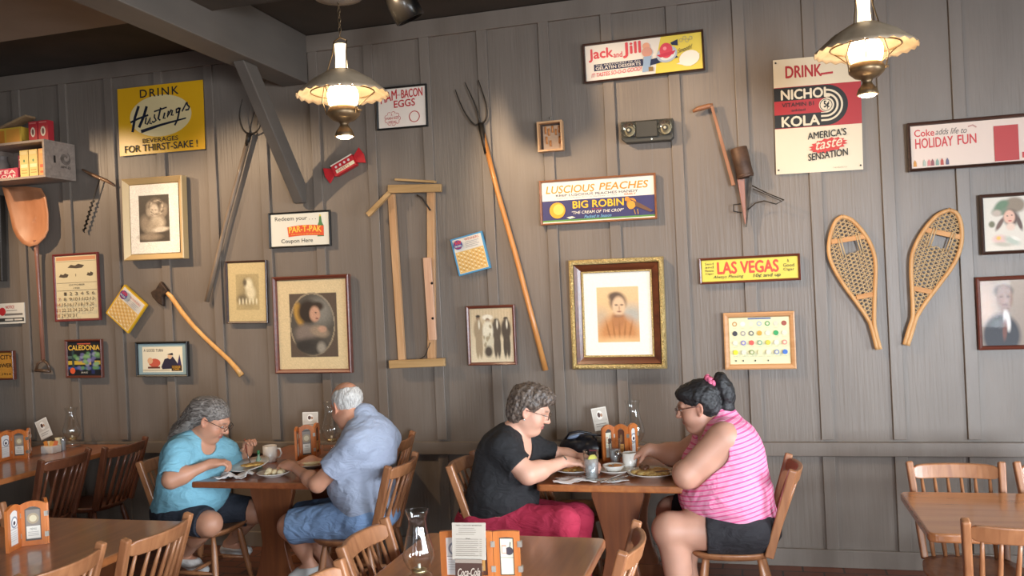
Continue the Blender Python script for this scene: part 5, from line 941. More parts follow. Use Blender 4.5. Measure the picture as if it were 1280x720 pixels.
# ================================================================ people: smooth-blended solids turned into one skin each
def V3(p): return np.array(p, np.float32)
class SDF:
    def __init__(s, lo, hi, res):
        s.lo = V3(lo); s.res = res; s.n = np.ceil((V3(hi)-s.lo)/res).astype(int)+1; s.f = np.full(s.n, 1., np.float32)
    def box(s, lo, hi):
        a = np.clip(np.floor((V3(lo)-s.lo)/s.res).astype(int), 0, s.n-1); b = np.clip(np.ceil((V3(hi)-s.lo)/s.res).astype(int)+1, 1, s.n)
        g = [s.lo[i]+s.res*np.arange(a[i], b[i], dtype=np.float32) for i in range(3)]
        return tuple(slice(a[i], b[i]) for i in range(3)), g[0][:, None, None], g[1][None, :, None], g[2][None, None, :]
    def put(s, sl, d, k, op):
        a = s.f[sl]
        if op == 'add':
            h = np.maximum(k-np.abs(a-d), 0)/k if k > 0 else 0; s.f[sl] = np.minimum(a, d)-h*h*k*.25
        elif op == 'cut':
            d = -d; h = np.maximum(k-np.abs(a-d), 0)/k if k > 0 else 0; s.f[sl] = np.maximum(a, d)+h*h*k*.25
        elif op == 'and': s.f[sl] = np.maximum(a, d)
    def cap(s, a, b, ra, rb, k=.02, op='add', grow=0.):
        a, b = V3(a), V3(b); ra += grow; rb += grow; r = max(ra, rb)+k+.02; sl, X, Y, Z = s.box(np.minimum(a, b)-r, np.maximum(a, b)+r); ab = b-a; L = max(float(ab@ab), 1e-9)
        px, py, pz = X-a[0], Y-a[1], Z-a[2]; t = np.clip((px*ab[0]+py*ab[1]+pz*ab[2])/L, 0, 1)
        d = np.sqrt((px-t*ab[0])**2+(py-t*ab[1])**2+(pz-t*ab[2])**2)-(ra+(rb-ra)*t); s.put(sl, d, k, op)
    def ell(s, c, r, R=None, k=.02, op='add', grow=0.):
        c = V3(c); r = V3(r)+grow; R = np.eye(3, dtype=np.float32) if R is None else R.astype(np.float32); m = float(r.max())+k+.02; sl, X, Y, Z = s.box(c-m, c+m)
        px, py, pz = X-c[0], Y-c[1], Z-c[2]; q = [px*R[0, i]+py*R[1, i]+pz*R[2, i] for i in range(3)]
        k0 = np.sqrt(sum((q[i]/r[i])**2 for i in range(3))); k1 = np.sqrt(sum((q[i]/r[i]**2)**2 for i in range(3)))+1e-6
        s.put(sl, k0*(k0-1)/k1, k, op)
    def sleeve(s, q, e, o, ra, rb, hole, k=.04):                      # tube from q towards e, cut square at o and hollow at its hem
        q, e, o = V3(q), V3(e), V3(o); dv = unit(e-q); r = max(ra, rb)+k+.02; end = o+dv*.02; sl, X, Y, Z = s.box(np.minimum(q, end)-r, np.maximum(q, end)+r)
        def cp(a, b, ra, rb):
            ab = b-a; t = np.clip(((X-a[0])*ab[0]+(Y-a[1])*ab[1]+(Z-a[2])*ab[2])/max(float(ab@ab), 1e-9), 0, 1); return np.sqrt((X-a[0]-t*ab[0])**2+(Y-a[1]-t*ab[1])**2+(Z-a[2]-t*ab[2])**2)-(ra+(rb-ra)*t)
        d = np.maximum(cp(q, o+dv*.15, ra, rb), (X-o[0])*dv[0]+(Y-o[1])*dv[1]+(Z-o[2])*dv[2]); d = np.maximum(d, -cp(o-dv*.025, o+dv*.1, hole, hole)); s.put(sl, d, k, 'add')
    def plane(s, o, n, lo, hi):                                     # keeps the side where (p-o).n < 0, inside the given box
        o, n = V3(o), V3(n); n = n/np.linalg.norm(n); sl, X, Y, Z = s.box(lo, hi); s.put(sl, (X-o[0])*n[0]+(Y-o[1])*n[1]+(Z-o[2])*n[2], 0, 'and')
    def noise(s, amp, fr, ph=0., dirs=None):
        sl, X, Y, Z = s.box(s.lo, s.lo+s.n*s.res); w = np.zeros(s.n, np.float32)
        for i, f in enumerate(fr):
            a = np.sin(f*(X*1.0+Y*.6*math.sin(i+1)+Z*.7*math.cos(i*2+1))+ph+i); b = np.sin(f*(Y*.9+Z*.8*math.sin(i*3+2)-X*.4)+ph*2+i*1.7); c = np.sin(f*(Z*.9-X*.5*math.sin(i+.5)+Y*.3)+i*2.9)
            w += a*b+.6*c*b
        s.f += amp*w/len(fr)
    def mesh(s):                                                     # naive surface nets
        f = s.f; ins = f < 0; nx, ny, nz = f.shape
        cor = [(i, j, k) for i in (0, 1) for j in (0, 1) for k in (0, 1)]
        cnt = np.zeros((nx-1, ny-1, nz-1), np.int8)
        for i, j, k in cor: cnt += ins[i:nx-1+i, j:ny-1+j, k:nz-1+k]
        act = np.argwhere((cnt > 0) & (cnt < 8)); idx = np.full(cnt.shape, -1, np.int32); idx[tuple(act.T)] = np.arange(len(act))
        vals = {c: f[act[:, 0]+c[0], act[:, 1]+c[1], act[:, 2]+c[2]] for c in cor}; P = np.zeros((len(act), 3), np.float32); N = np.zeros(len(act), np.float32)
        for c in cor:
            for ax in range(3):
                if c[ax]: continue
                d = list(c); d[ax] = 1; d = tuple(d); a, b = vals[c], vals[d]; m = (a < 0) != (b < 0); t = np.where(m, a/np.where(m, a-b, 1), 0)
                p = np.tile(np.array(c, np.float32), (len(act), 1)); p[:, ax] += t; P += p*m[:, None]; N += m
        v = s.lo+(act+P/N[:, None])*s.res; quads = []
        for ax in range(3):
            sh = [nx, ny, nz]; o = [a for a in range(3) if a != ax]
            A = [slice(1, -1)]*3; A[ax] = slice(0, -1); B = list(A); B[ax] = slice(1, None)
            x = ins[tuple(A)] != ins[tuple(B)]; e = np.argwhere(x); e[:, o[0]] += 1; e[:, o[1]] += 1
            def cell(da, db): q = e.copy(); q[:, o[0]] -= da; q[:, o[1]] -= db; return idx[q[:, 0], q[:, 1], q[:, 2]]
            quads.append(np.stack([cell(0, 0), cell(1, 0), cell(1, 1), cell(0, 1)], 1))
        q = np.concatenate(quads); q = q[(q >= 0).all(1)]; return v, q
def sdf_obj(S, name, m, parent, colfn=None, smooth=2):
    v, q = S.mesh()
    # light Laplacian smoothing
    for _ in range(smooth):
        acc = np.zeros_like(v); c = np.zeros(len(v), np.float32)
        for i in range(4): np.add.at(acc, q[:, i], v[q[:, (i+1) % 4]]+v[q[:, (i+3) % 4]]); np.add.at(c, q[:, i], 2)
        v = v*.5+.5*acc/np.maximum(c, 1)[:, None]
    me = bpy.data.meshes.new(name); me.from_pydata(v.tolist(), [], q.tolist()); me.materials.append(m); me.polygons.foreach_set('use_smooth', [True]*len(q))
    if colfn is not None:
        col = np.ones((len(v), 4), np.float32); col[:, :3] = colfn(v); at = me.color_attributes.new('Col', 'FLOAT_COLOR', 'POINT'); at.data.foreach_set('color', col.ravel())
    bm = bmesh.new(); bm.from_mesh(me); bmesh.ops.recalc_face_normals(bm, faces=bm.faces); bm.to_mesh(me); bm.free()
    o = bpy.data.objects.new(name, me); C.objects.link(o); o.parent = parent; return o
def unit(v): v = V3(v); return v/max(float(np.linalg.norm(v)), 1e-6)
def frame_of(up, left): z = unit(up); x = unit(np.cross(left, z)); y = np.cross(z, x); return np.stack([x, y, z], 1)
def eul(yaw, pitch, roll=0.): return np.array(Euler((math.radians(roll), math.radians(pitch), math.radians(yaw)), 'XYZ').to_matrix(), np.float32)
class Person:
    """joints are world points; everything is built in the frame of an Empty on the floor under the hips"""
    def __init__(s, label, base, J, prm):
        s.t = thing('person', label, 'person', (base[0], base[1], 0)); s.b = V3((base[0], base[1], 0)); s.J = {k: V3(v)-s.b for k, v in J.items()}; s.p = prm
        J = s.J; s.T = frame_of(J['neck']-J['pelvis'], J['shL']-J['shR']); s.H = eul(*prm['head_rot']); s.hs = prm.get('hs', 1.)
        s.prims = []; s._body()
    def hp(s, x, y, z): return s.J['head']+s.H @ (V3((x, y, z))*s.hs)
    def tp(s, o, x, y, z): return s.J[o]+s.T @ V3((x, y, z))
    def add(s, tag_, kind, *a, k=.02): s.prims.append((tag_, kind, a, k))
    def _body(s):
        J, p = s.J, s.p; w, d = p.get('w', 1.), p.get('d', 1.); fat = p.get('fat', 0.)
        A = lambda t, *a, k=.04: s.add(t, 'ell', *a, k=k)
        sp = J['neck']-J['pelvis']; at = lambda q: J['pelvis']+sp*q
        A('torso', J['pelvis']+V3((0, 0, .0)), (.145*d, .19*w, .125), s.T, k=.06)
        A('torso', at(.30)+s.T @ V3((p.get('belly', .03), 0, 0)), (.15*d+fat, .18*w+fat*.6, .15), s.T, k=.08)
        A('torso', at(.62), (.13*d+fat*.4, .175*w+fat*.3, .16), s.T, k=.08)
        A('torso', at(.82)+s.T @ V3((-.02, 0, 0)), (.10*d, .16*w, .10), s.T, k=.08)
        if p.get('bust'):
            for sg in (1, -1): A('torso', at(.62)+s.T @ V3((.09*d+fat*.3, .08*w*sg, -.01)), (.085, .085, .085), s.T, k=.05)
        for sg, n in ((1, 'L'), (-1, 'R')):
            s.add('torso', 'cap', at(.93), J['sh'+n]*.85+at(.9)*.15, .062, .068, k=.06)
            ra = p.get('arm', .05); s.add('up'+n, 'cap', J['sh'+n], J['el'+n], ra*1.12, ra*.92, k=.035); s.add('lo'+n, 'cap', J['el'+n], J['wr'+n], ra*.86, ra*.5, k=.03)
            q = J['el'+n]*.72+J['wr'+n]*.28; s.add('lo'+n, 'ell', q, (ra*.9, ra*.9, ra*.9), None, k=.04)
            rt = p.get('thigh', .085); rk = p.get('knee', .06); hip = J['pelvis']+s.T @ V3((.0, .095*w*sg, -.02))
            s.add('th'+n, 'cap', hip, J['kn'+n], rt*1.1, rk*1.05, k=.05); s.add('kn'+n, 'ell', J['kn'+n]+V3((0, 0, .004)), (rk*1.05, rk*1.02, rk*1.05), None, k=.03)
            rc = p.get('calf', .05); s.add('sh_'+n, 'cap', J['kn'+n], J['an'+n], rk*.86, rc*.62, k=.03)
            ax = unit(J['an'+n]-J['kn'+n]); fwd = unit(J['to'+n]-J['an'+n]); q = J['kn'+n]*.66+J['an'+n]*.34-fwd*.02; s.add('sh_'+n, 'cap', q-ax*.05, q+ax*.06, rc, rc*.92, k=.04)
            heel = J['an'+n]-fwd*.035+V3((0, 0, -.045)); toe = J['to'+n]; s.add('ft'+n, 'cap', heel, heel*.45+toe*.55+V3((0, 0, .008)), .032, .038, k=.02); s.add('ft'+n, 'cap', heel*.45+toe*.55+V3((0, 0, .008)), toe, .038, .024, k=.02); s.add('ft'+n, 'cap', J['an'+n], heel*.5+toe*.5, .036, .03, k=.02)
        s.add('neck', 'cap', at(.97), s.hp(-.025, 0, -.06), p.get('neck_r', .058), p.get('neck_r', .058)*.95, k=.04); s.add('neck', 'ell', at(.96), (.07, .10*w, .05), s.T, k=.05)
    def fill(s, S, tags, grow=0., kx=1.):
        for t, kind, a, k in s.prims:
            if t not in tags: continue
            if kind == 'cap': S.cap(*a, k*kx, 'add', grow)
            else: S.ell(a[0], a[1], a[2], k*kx, 'add', grow)
    def head(s, S):
        h, R, q = s.hp, s.H, s.hs; E = lambda c, r, k=.02, op='add', R_=R: S.ell(h(*c), V3(r)*q, R_, k, op); Cp = lambda a, b, ra, rb, k=.01, op='add': S.cap(h(*a), h(*b), ra*q, rb*q, k, op); j = s.p.get('jowl', 0.)
        E((-.014, 0, .034), (.100, .077, .088)); E((.022, 0, -.028), (.068, .063+j*.4, .086), .03); E((.016, 0, -.076), (.060, .056+j, .044+j*.4), .03); E((.066, 0, -.098), (.022, .025, .02), .025)
        for sg in (1, -1): E((.052, .036*sg, -.040), (.030, .028, .030), .03)
        Cp((.088, 0, .012), (.108, 0, -.026), .010, .0135, .014); E((.110, 0, -.031), (.015, .0135, .012), .008)
        for sg in (1, -1): E((.098, .0125*sg, -.035), (.011, .009, .009), .006); Cp((.089, .010*sg, .024), (.074, .046*sg, .020), .011, .010, .016)
        for sg in (1, -1): E((.094, .031*sg, .002), (.016, .017, .012), .010, 'cut'); E((.0795, .031*sg, .001), (.0125, .0135, .0115), .003)
        E((.090, .0, -.060), (.011, .024, .0062), .006); E((.088, .0, -.0725), (.012, .021, .0072), .006); E((.103, 0, -.0655), (.010, .024, .0022), .004, 'cut')
        if j: E((.02, 0, -.112), (.052, .046, .030), .03)
        for sg in (1, -1):
            e = eul(0, 0, 0); Rz = R @ eul(-24*sg, -8, 0); S.ell(h(-.012, .079*sg, -.010), V3((.019, .008, .033))*q, Rz, .008); S.ell(h(-.010, .0875*sg, -.008), V3((.011, .006, .021))*q, Rz, .004, 'cut'); S.ell(h(-.004, .080*sg, -.038), V3((.009, .006, .009))*q, Rz, .006)
    def hand(s, S, n, d, palm, curl=.5, spread=1., hold=False):
        W = s.J['wr'+n]; d = unit(d); pn = unit(V3(palm)-d*float(V3(palm)@d)); ac = np.cross(d, pn)*(1 if n == 'R' else -1)        # ac points to the thumb side
        R = np.stack([d, ac, pn], 1); k = s.p.get('hand', 1.); S.ell(W+d*.048*k, V3((.056, .041, .018))*k, R, .02); S.cap(W, W+d*.03*k, .024*k, .026*k, .02)
        for i, (o, L) in enumerate(((.029, .070), (.010, .079), (-.010, .073), (-.028, .057))):
            p0 = W+(d*.082+ac*o*1.02)*k; L *= k; dirn = unit(d+ac*o*2.2*spread); ang = 0.
            S.cap(W+(d*.05+ac*o*.8)*k, p0, .0105*k, .0098*k, .008)
            for j, fr in enumerate((.46, .30, .24)):
                ang += curl*(.75, 1., .7)[j]*(1+.12*i); dd = unit(dirn*math.cos(ang)+pn*math.sin(ang)); p1 = p0+dd*L*fr; S.cap(p0, p1, (.0096, .0088, .0078)[j]*k, (.0088, .0078, .0066)[j]*k, .004); p0 = p1
        p0 = W+(d*.022+ac*.026)*k; dd = unit(d*.62+ac*.62+pn*.35); p1 = p0+dd*.042*k; S.cap(p0, p1, .0135*k, .0105*k, .012); dd = unit(d*.85+ac*.15+pn*(.35+.5*curl)); p2 = p1+dd*.03*k; S.cap(p1, p2, .0105*k, .0085*k, .004)
        s.J['grip'+n] = p1*.5+(W+(d*.08+pn*.03)*k)*.5
    def bounds(s, pad=.16):
        a = np.array([v for v in s.J.values()]); return a.min(0)-pad, a.max(0)+pad
    def skin(s, tone, hands, tags=None, lips='#a8605a', brow='#5a4a40', res=.0045, extra=None):
        lo, hi = s.bounds(.2); lo[2] = max(lo[2], -.02); S = SDF(lo, hi, res); s.fill(S, tags or {x[0] for x in s.prims}); s.head(S)
        for n, d, palm, curl in hands: s.hand(S, n, d, palm, curl)
        if extra: extra(S)
        tone = V3(lin(tone)); li = V3(lin(lips)); br_ = V3(lin(brow)); redd = tone*V3((1.02, .74, .70)); iris = V3(lin('#3a2c22')); sc_ = V3(lin('#d9d2c8'))
        def col(v):
            q = ((v-s.J['head']) @ s.H)/s.hs; x, y, z = q.T; c = np.tile(tone, (len(v), 1)); nz = .04*np.sin(v[:, 0]*40+np.sin(v[:, 2]*55))*np.sin(v[:, 1]*47); c = c*(1+nz[:, None])
            def mx(m, k): m = np.clip(m, 0, 1)[:, None]; c[:] = c*(1-m)+k*m
            near = (np.abs(y) < .1) & (np.abs(z) < .13) & (np.abs(x) < .14)
            for sg in (1, -1): mx(.55*near*np.exp(-(((x-.07)/.03)**2+((y-.045*sg)/.022)**2+((z+.035)/.02)**2)), redd)
            mx(.5*near*np.exp(-(((x-.115)/.015)**2+(y/.014)**2+((z+.032)/.012)**2)), redd); mx(.45*near*np.exp(-(((y/.085)**2-1)*4)**2)*(np.abs(y) > .07), redd)
            lo_ = near & (x > .075); mx(lo_*(1-np.clip(np.hypot(y/.024, (z+.0665)/.0125)-.75, 0, .5)*2), li)
            for sg in (1, -1):
                mx(lo_*.75*np.exp(-(((y-.032*sg)/.017)**4+((z-.0245+.0*y)/.0045)**2)), br_)
                e = np.hypot((y-.031*sg)/.0115, (z-.001)/.0060); mx(near*(x > .07)*(e < 1), sc_); mx(near*(x > .07)*(np.hypot(y-.031*sg, z-.001) < .0052), iris); mx(near*(x > .065)*np.exp(-((e-1.1)/.18)**2)*(z > 0)*.8, br_)
            return np.clip(c, 0, 1)
        return sdf_obj(S, 'body', vcol_mat('skin', .5, sss=.08), s.t, col, 1)
    def garment(s, name, m, tags, grow, cuts, noise=(.0022, (38, 61, 90)), res=.0055, ph=0., kx=1., after=None, lohi=None):
        lo, hi = s.bounds(.2); S = SDF(lo, hi, res); s.fill(S, tags, grow, kx)
        if after: after(S)
        if noise: S.noise(noise[0], noise[1], ph)
        cuts(S); return sdf_obj(S, name, m, s.t, None, 1)
    def glasses(s, m, r=.021, dark=False):
        h = s.hp; mb = MB()
        for sg in (1, -1): mb.tube([h(.112, .033*sg+r*1.12*math.cos(2*PI*i/20), .0+r*.82*math.sin(2*PI*i/20)) for i in range(20)], .0016, m, 5, closed=True); mb.tube([h(.110, .033*sg+sg*r*1.1, .006), h(.095, .076*sg, .008), h(.03, .084*sg, .007), h(-.012, .085*sg, .004)], .0018, m, 5)
        mb.tube([h(.112, .011, .004), h(.115, 0, .007), h(.112, -.011, .004)], .0016, m, 5); o = mb.build('glasses', s.t)
        lm = MB()
        for sg in (1, -1): pts = [h(.1122, .033*sg+r*1.1*math.cos(2*PI*i/20), r*.8*math.sin(2*PI*i/20)) for i in range(20)]; lm.add(pts, [tuple(range(20))], glassm('spectacle glass', base=.05, gain=.2))
        lm.build('lens', o); return o
def cloth(name, c1, c2, fine=400, bump=.12):
    if name in MATS: return MATS[name]
    m = noisy(name, c1, c2, (5, 5, 5), .85, bump, 3, bscale=(fine, fine, fine)); folds(m); return m
def folds(m, st=.42):                                                # soft creases on top of the weave
    nt = m.node_tree; L = nt.links; b = nt.nodes['Principled BSDF']; tc = node(nt, 'ShaderNodeTexCoord'); mp = node(nt, 'ShaderNodeMapping'); mp.inputs['Scale'].default_value = (9, 9, 16); mp.inputs['Rotation'].default_value = (.5, .3, .2)
    L.new(tc.outputs['Object'], mp.inputs[0]); nz = node(nt, 'ShaderNodeTexNoise', Scale=1., Detail=2.5, Distortion=1.6); L.new(mp.outputs[0], nz.inputs['Vector']); bp = node(nt, 'ShaderNodeBump', Strength=st, Distance=.035); L.new(nz.outputs['Fac'], bp.inputs['Height'])
    if b.inputs['Normal'].is_linked: L.new(b.inputs['Normal'].links[0].from_socket, bp.inputs['Normal'])
    L.new(bp.outputs[0], b.inputs['Normal'])
def W(px, py, y): return tuple(aty(px, py, y))
def around(p, r): p = V3(p); return p-r, p+r
# ---------------------------------------------------------------- woman in black, middle table
b = aty(612, 645, -1.05); B0 = (b.x, -1.05)
J = dict(pelvis=(b.x, -1.05, .555), neck=W(642, 541, -1.05), head=W(663, 512, -1.05), shR=W(630, 561, -1.215), shL=W(666, 561, -.90), elR=W(660, 593, -1.235), elL=W(703, 573, -.80), wrR=W(706, 577, -1.03), wrL=W(727, 573, -.88),
         knR=W(704, 654, -1.185), knL=W(722, 649, -.90), anR=(b.x+.44, -1.17, .10), anL=(b.x+.48, -.90, .10), toR=(b.x+.60, -1.20, .035), toL=(b.x+.64, -.92, .035))
P_ = Person('woman in a black top and crimson trousers eating at the middle table', B0, J, dict(w=1.02, d=1.02, fat=.03, belly=.05, bust=True, arm=.058, thigh=.098, knee=.068, calf=.055, jowl=.006, head_rot=(6, 21), neck_r=.06, hs=1.02))
SK = P_.skin('#d9a58c', [('R', (.9, .25, -.12), (.1, .1, -1), .45), ('L', (.85, -.5, -.15), (0, 0, -1), .5)])
def cuts(S):
    S.cap(P_.J['neck']+P_.T @ V3((.015, 0, -.01)), P_.hp(0, 0, -.05), .066, .075, .006, 'cut'); S.ell(P_.tp('neck', .10, 0, -.03), (.06, .055, .09), P_.T, .01, 'cut')
    S.plane((0, 0, .515), (0, 0, -1), (-.4, -.4, .2), (.4, .4, .56))
def sl(S):
    for n in 'LR': q = P_.J['sh'+n]; e = P_.J['el'+n]; S.sleeve(q, e, q+unit(e-q)*.12, .074, .074, .064)
P_.garment('shirt', cloth('black jersey', '#1b1a1c', '#242325'), {'torso'}, .013, cuts, (.003, (30, 52, 80)), after=sl)
def cuts(S): S.plane((0, 0, .60), (0, 0, 1), (-.4, -.4, .5), (.12, .4, .8)); [S.plane(P_.J['an'+n]+V3((0, 0, .03)), (0, 0, -1), *around(P_.J['an'+n], .09)) for n in 'LR']
def hips(S): S.ell(P_.J['pelvis']+V3((-.02, 0, -.03)), (.17, .215, .10), None, .05); [S.cap(P_.J['kn'+n], P_.J['an'+n], .075, .055, .03) for n in 'LR']
P_.garment('trousers', cloth('crimson twill', '#ab2340', '#bd3450'), {'thL', 'thR', 'knL', 'knR'}, .014, cuts, (.003, (26, 47, 75)), after=hips)
def shoes(P, m, name='shoe'):
    for n in 'LR':
        S = SDF(*[np.array(q) for q in around((P.J['an'+n]+P.J['to'+n])/2, .2)], .006); P.fill(S, {'ft'+n}, .006); o = P.J['an'+n]+V3((0, 0, -.002)); S.plane(o, (0, 0, 1), *around(o, .12)); sdf_obj(S, name, m, P.t)
shoes(P_, paint('#26211f', .6))
def hairbase(P, grow, zcut, xcut, face=.05):
    a, c = around(P.J['head'], .27); S = SDF(a, c, .0045); return S
S = hairbase(P_, 0, 0, 0); h = P_.hp
E = lambda P, S, c, r, k=.02, op='add': S.ell(P.hp(*c), V3(r)*P.hs, P.H, k, op)
E(P_, S, (-.022, 0, .046), (.113, .091, .094)); E(P_, S, (-.055, 0, -.02), (.075, .083, .088), .03); E(P_, S, (.055, 0, .085), (.06, .07, .04), .03); E(P_, S, (.02, 0, .10), (.08, .07, .045), .03)
S.noise(.0075, (80, 120, 170), 1.3); E(P_, S, (.095, 0, -.035), (.085, .12, .095), .008, 'cut'); [E(P_, S, (.02, .095*sg, -.03), (.048, .03, .052), .006, 'cut') for sg in (1, -1)]; S.plane(P_.hp(0, 0, -.085), P_.H @ V3((.3, 0, -1)), P_.J['head']-.25, P_.J['head']+.25)
HAIRB = noisy('brown greying hair', '#3a2e28', '#77685c', (90, 90, 60), .45, .5, 4); sdf_obj(S, 'hair', HAIRB, P_.t, None, 1)
P_.glasses(paint('#6a5a4c', .3, .6))
mb = MB(); w0 = P_.J['wrR']; dd = unit(P_.J['wrR']-P_.J['elR']); Rm = Vector(dd).to_track_quat('Z', 'Y').to_matrix(); mb.lathe([(.031, -.006), (.034, -.004), (.034, .004), (.031, .006)], paint('#c9c6bf', .2, .9), 24, Vector(w0-dd*.008), R=Rm, cap=False); mb.build('bracelet', P_.t)
mb = MB(); mb.ell(Vector(P_.hp(-.006, -.091, -.045)), (.006, .006, .006), paint('#e6e0d8', .2, .6), 10, 6); mb.build('earring', P_.t)
# ---------------------------------------------------------------- woman in the pink striped top
b = aty(925, 642, -1.07); B0 = (b.x, -1.07)
J = dict(pelvis=(b.x, -1.07, .565), neck=W(900, 527, -1.07), head=W(873, 507, -1.07), shL=W(905, 548, -1.225), shR=W(884, 550, -.90), elL=W(858, 594, -1.26), elR=W(850, 570, -.74), wrL=(-.385, -.99, .815), wrR=W(812, 562, -.76),
         knL=W(838, 663, -1.24), knR=W(842, 642, -.90), anL=(-.40, -1.25, .10), anR=(-.36, -.92, .10), toL=(-.56, -1.27, .035), toR=(-.52, -.94, .035))
P_ = Person('woman in a pink striped sleeveless top and dark shorts', B0, J, dict(w=1.22, d=1.18, fat=.05, belly=.05, bust=True, arm=.071, thigh=.112, knee=.084, calf=.068, jowl=.012, head_rot=(178, 12), neck_r=.066, hs=1.03, hand=1.03))
P_.skin('#c08f78', [('L', (-.25, .95, -.12), (0, 0, -1), .5), ('R', (-.9, -.05, -.35), (.1, .1, -1), .6)], lips='#8f4a44', brow='#2a2320')
m, nt, bs = newmat('pink striped knit'); L_ = nt.links; tc = node(nt, 'ShaderNodeTexCoord'); wv = node(nt, 'ShaderNodeTexWave', Scale=14., Distortion=.35, Detail=1.); mp = node(nt, 'ShaderNodeMapping'); mp.inputs['Rotation'].default_value = (0, math.radians(-90+14), 0)
L_.new(tc.outputs['Object'], mp.inputs[0]); L_.new(mp.outputs[0], wv.inputs['Vector']); cr = node(nt, 'ShaderNodeValToRGB'); es = cr.color_ramp.elements; es[0].position = .0; es[0].color = (*lin('#de5a8d'), 1); es[1].position = .33; es[1].color = (*lin('#e2719d'), 1)
for pos, c in ((.40, '#e8aec2'), (.66, '#e6abbf'), (.72, '#e184a8'), (1., '#e79ab8')): e = es.new(pos); e.color = (*lin(c), 1)
L_.new(wv.outputs['Fac'], cr.inputs[0]); L_.new(cr.outputs[0], bs.inputs['Base Color']); bs.inputs['Roughness'].default_value = .8; folds(m, .35)
def cuts(S):
    for n in 'LR':
        q = P_.J['sh'+n]; e = P_.J['el'+n]; dv = unit(e-q); S.cap(q+dv*.085+V3((0, (-.045 if n == 'L' else .045), 0)), e, .086, .080, .004, 'cut')
    S.cap(P_.J['neck'], P_.hp(0, 0, -.05), .072, .085, .006, 'cut'); S.ell(P_.tp('neck', .10, 0, -.02), (.07, .06, .07), P_.T, .01, 'cut'); S.plane((0, 0, .555), (0.25, 0, -1), (-.5, -.5, .2), (.5, .5, .64))
P_.garment('shirt', m, {'torso'}, .014, cuts, (.0025, (30, 52, 80)), after=lambda S: (S.cap(P_.J['neck']-P_.T @ V3((.03, 0, .02)), P_.J['neck']+P_.T @ V3((-.02, 0, .03)), .075, .07, .03)))
def legs3(S):
    S.ell(P_.J['pelvis']+V3((.01, 0, -.02)), (.21, .25, .115), None, .05)
    for n, sg, en in (('L', 1, .56), ('R', -1, .95)):
        hip = P_.J['pelvis']+P_.T @ V3((0, .095*P_.p.get('w', 1.)*sg, -.015)); k_ = P_.J['kn'+n]; S.sleeve(hip, k_, hip+(k_-hip)*en, .138, .116, .108, .05)
P_.garment('shorts', cloth('dark shorts cloth', '#1d1a1d', '#29262a'), set(), 0., lambda S: S.plane((0, 0, .66), (0, 0, 1), (-.5, -.5, .6), (.5, .5, .9)), (.003, (32, 55, 80)), after=legs3)
shoes(P_, paint('#6d6a68', .6))
S = hairbase(P_, 0, 0, 0); E(P_, S, (-.024, 0, .042), (.108, .088, .092)); E(P_, S, (-.06, 0, -.02), (.065, .078, .075), .03); E(P_, S, (.05, 0, .078), (.05, .068, .036), .03)
for c, r in (((-.140, 0, .075), (.042, .052, .070)), ((-.150, 0, .015), (.042, .05, .055)), ((-.135, .0, -.035), (.04, .05, .045)), ((-.165, 0, .045), (.03, .04, .05))): E(P_, S, c, r, .012)
S.noise(.004, (90, 140, 190), .4); E(P_, S, (.098, 0, -.05), (.082, .12, .10), .008, 'cut'); [E(P_, S, (.015, .095*sg, -.035), (.042, .03, .055), .006, 'cut') for sg in (1, -1)]; S.ell(P_.hp(-.098, 0, .115), V3((.010, .07, .036)), P_.H @ eul(0, 20), .006, 'cut')
sdf_obj(S, 'hair', noisy('black hair', '#100f10', '#262324', (30, 140, 60), .55, .5, 4), P_.t, None, 1)
mb = MB(); cc = P_.hp(-.098, 0, .104); Rm = P_.H @ eul(0, 40); pts = [cc+Rm @ V3((.006*math.sin(9*a), .034*math.cos(a), .034*math.sin(a))) for a in [2*PI*i/40 for i in range(40)]]; mb.tube(pts, [.013+.003*math.sin(i*2.5) for i in range(40)], cloth('pink scrunchie', '#d8557a', '#ee7f9f', 200), 10, closed=True); mb.build('scrunchie', P_.t)
P_.glasses(paint('#5a3a32', .3, .3))
# ---------------------------------------------------------------- woman in the blue shirt, left table
b = aty(232, 640, -1.04); B0 = (b.x, -1.04)
J = dict(pelvis=(b.x, -1.04, .56), neck=W(248, 548, -1.04), head=W(266, 524, -1.04), shR=W(222, 566, -1.235), shL=W(284, 566, -.90), elR=W(214, 600, -1.335), elL=W(297, 581, -.78), wrR=W(262, 580, -1.20), wrL=W(309, 566, -.82),
         knR=W(262, 655, -1.20), knL=W(318, 640, -.84), anR=W(230, 694, -.97), anL=W(286, 680, -.62), toR=W(256, 712, -1.0), toL=W(310, 688, -.66))
P_ = Person('woman in a light blue shirt with long grey hair, eating at the left table', B0, J, dict(w=1.08, d=1.0, fat=.03, belly=.05, bust=True, arm=.054, thigh=.094, knee=.066, calf=.052, jowl=.012, head_rot=(8, 30), neck_r=.06, hs=1.03))
P_.skin('#c08a6e', [('R', (.85, .45, .05), (.1, .2, -1), .75), ('L', (.35, -.3, .85), (.8, -.4, -.2), .8)], lips='#97564c', brow='#5a4d45')
def cuts(S):
    S.cap(P_.J['neck']+P_.T @ V3((.015, 0, 0)), P_.hp(0, 0, -.05), .068, .08, .006, 'cut'); S.ell(P_.tp('neck', .09, 0, -.02), (.06, .06, .055), P_.T, .01, 'cut'); S.plane((0, 0, .52), (0, 0, -1), (-.5, -.5, .2), (.5, .5, .6))
def sl(S):
    for n in 'LR': q = P_.J['sh'+n]; e = P_.J['el'+n]; L = float(np.linalg.norm(e-q)); S.sleeve(q, e, q+unit(e-q)*L*(.86 if n == 'R' else .75), .072, .080, .062)
P_.garment('shirt', cloth('light blue jersey', '#74a9bb', '#7fb5c7'), {'torso'}, .016, cuts, (.004, (24, 43, 70)), after=sl)
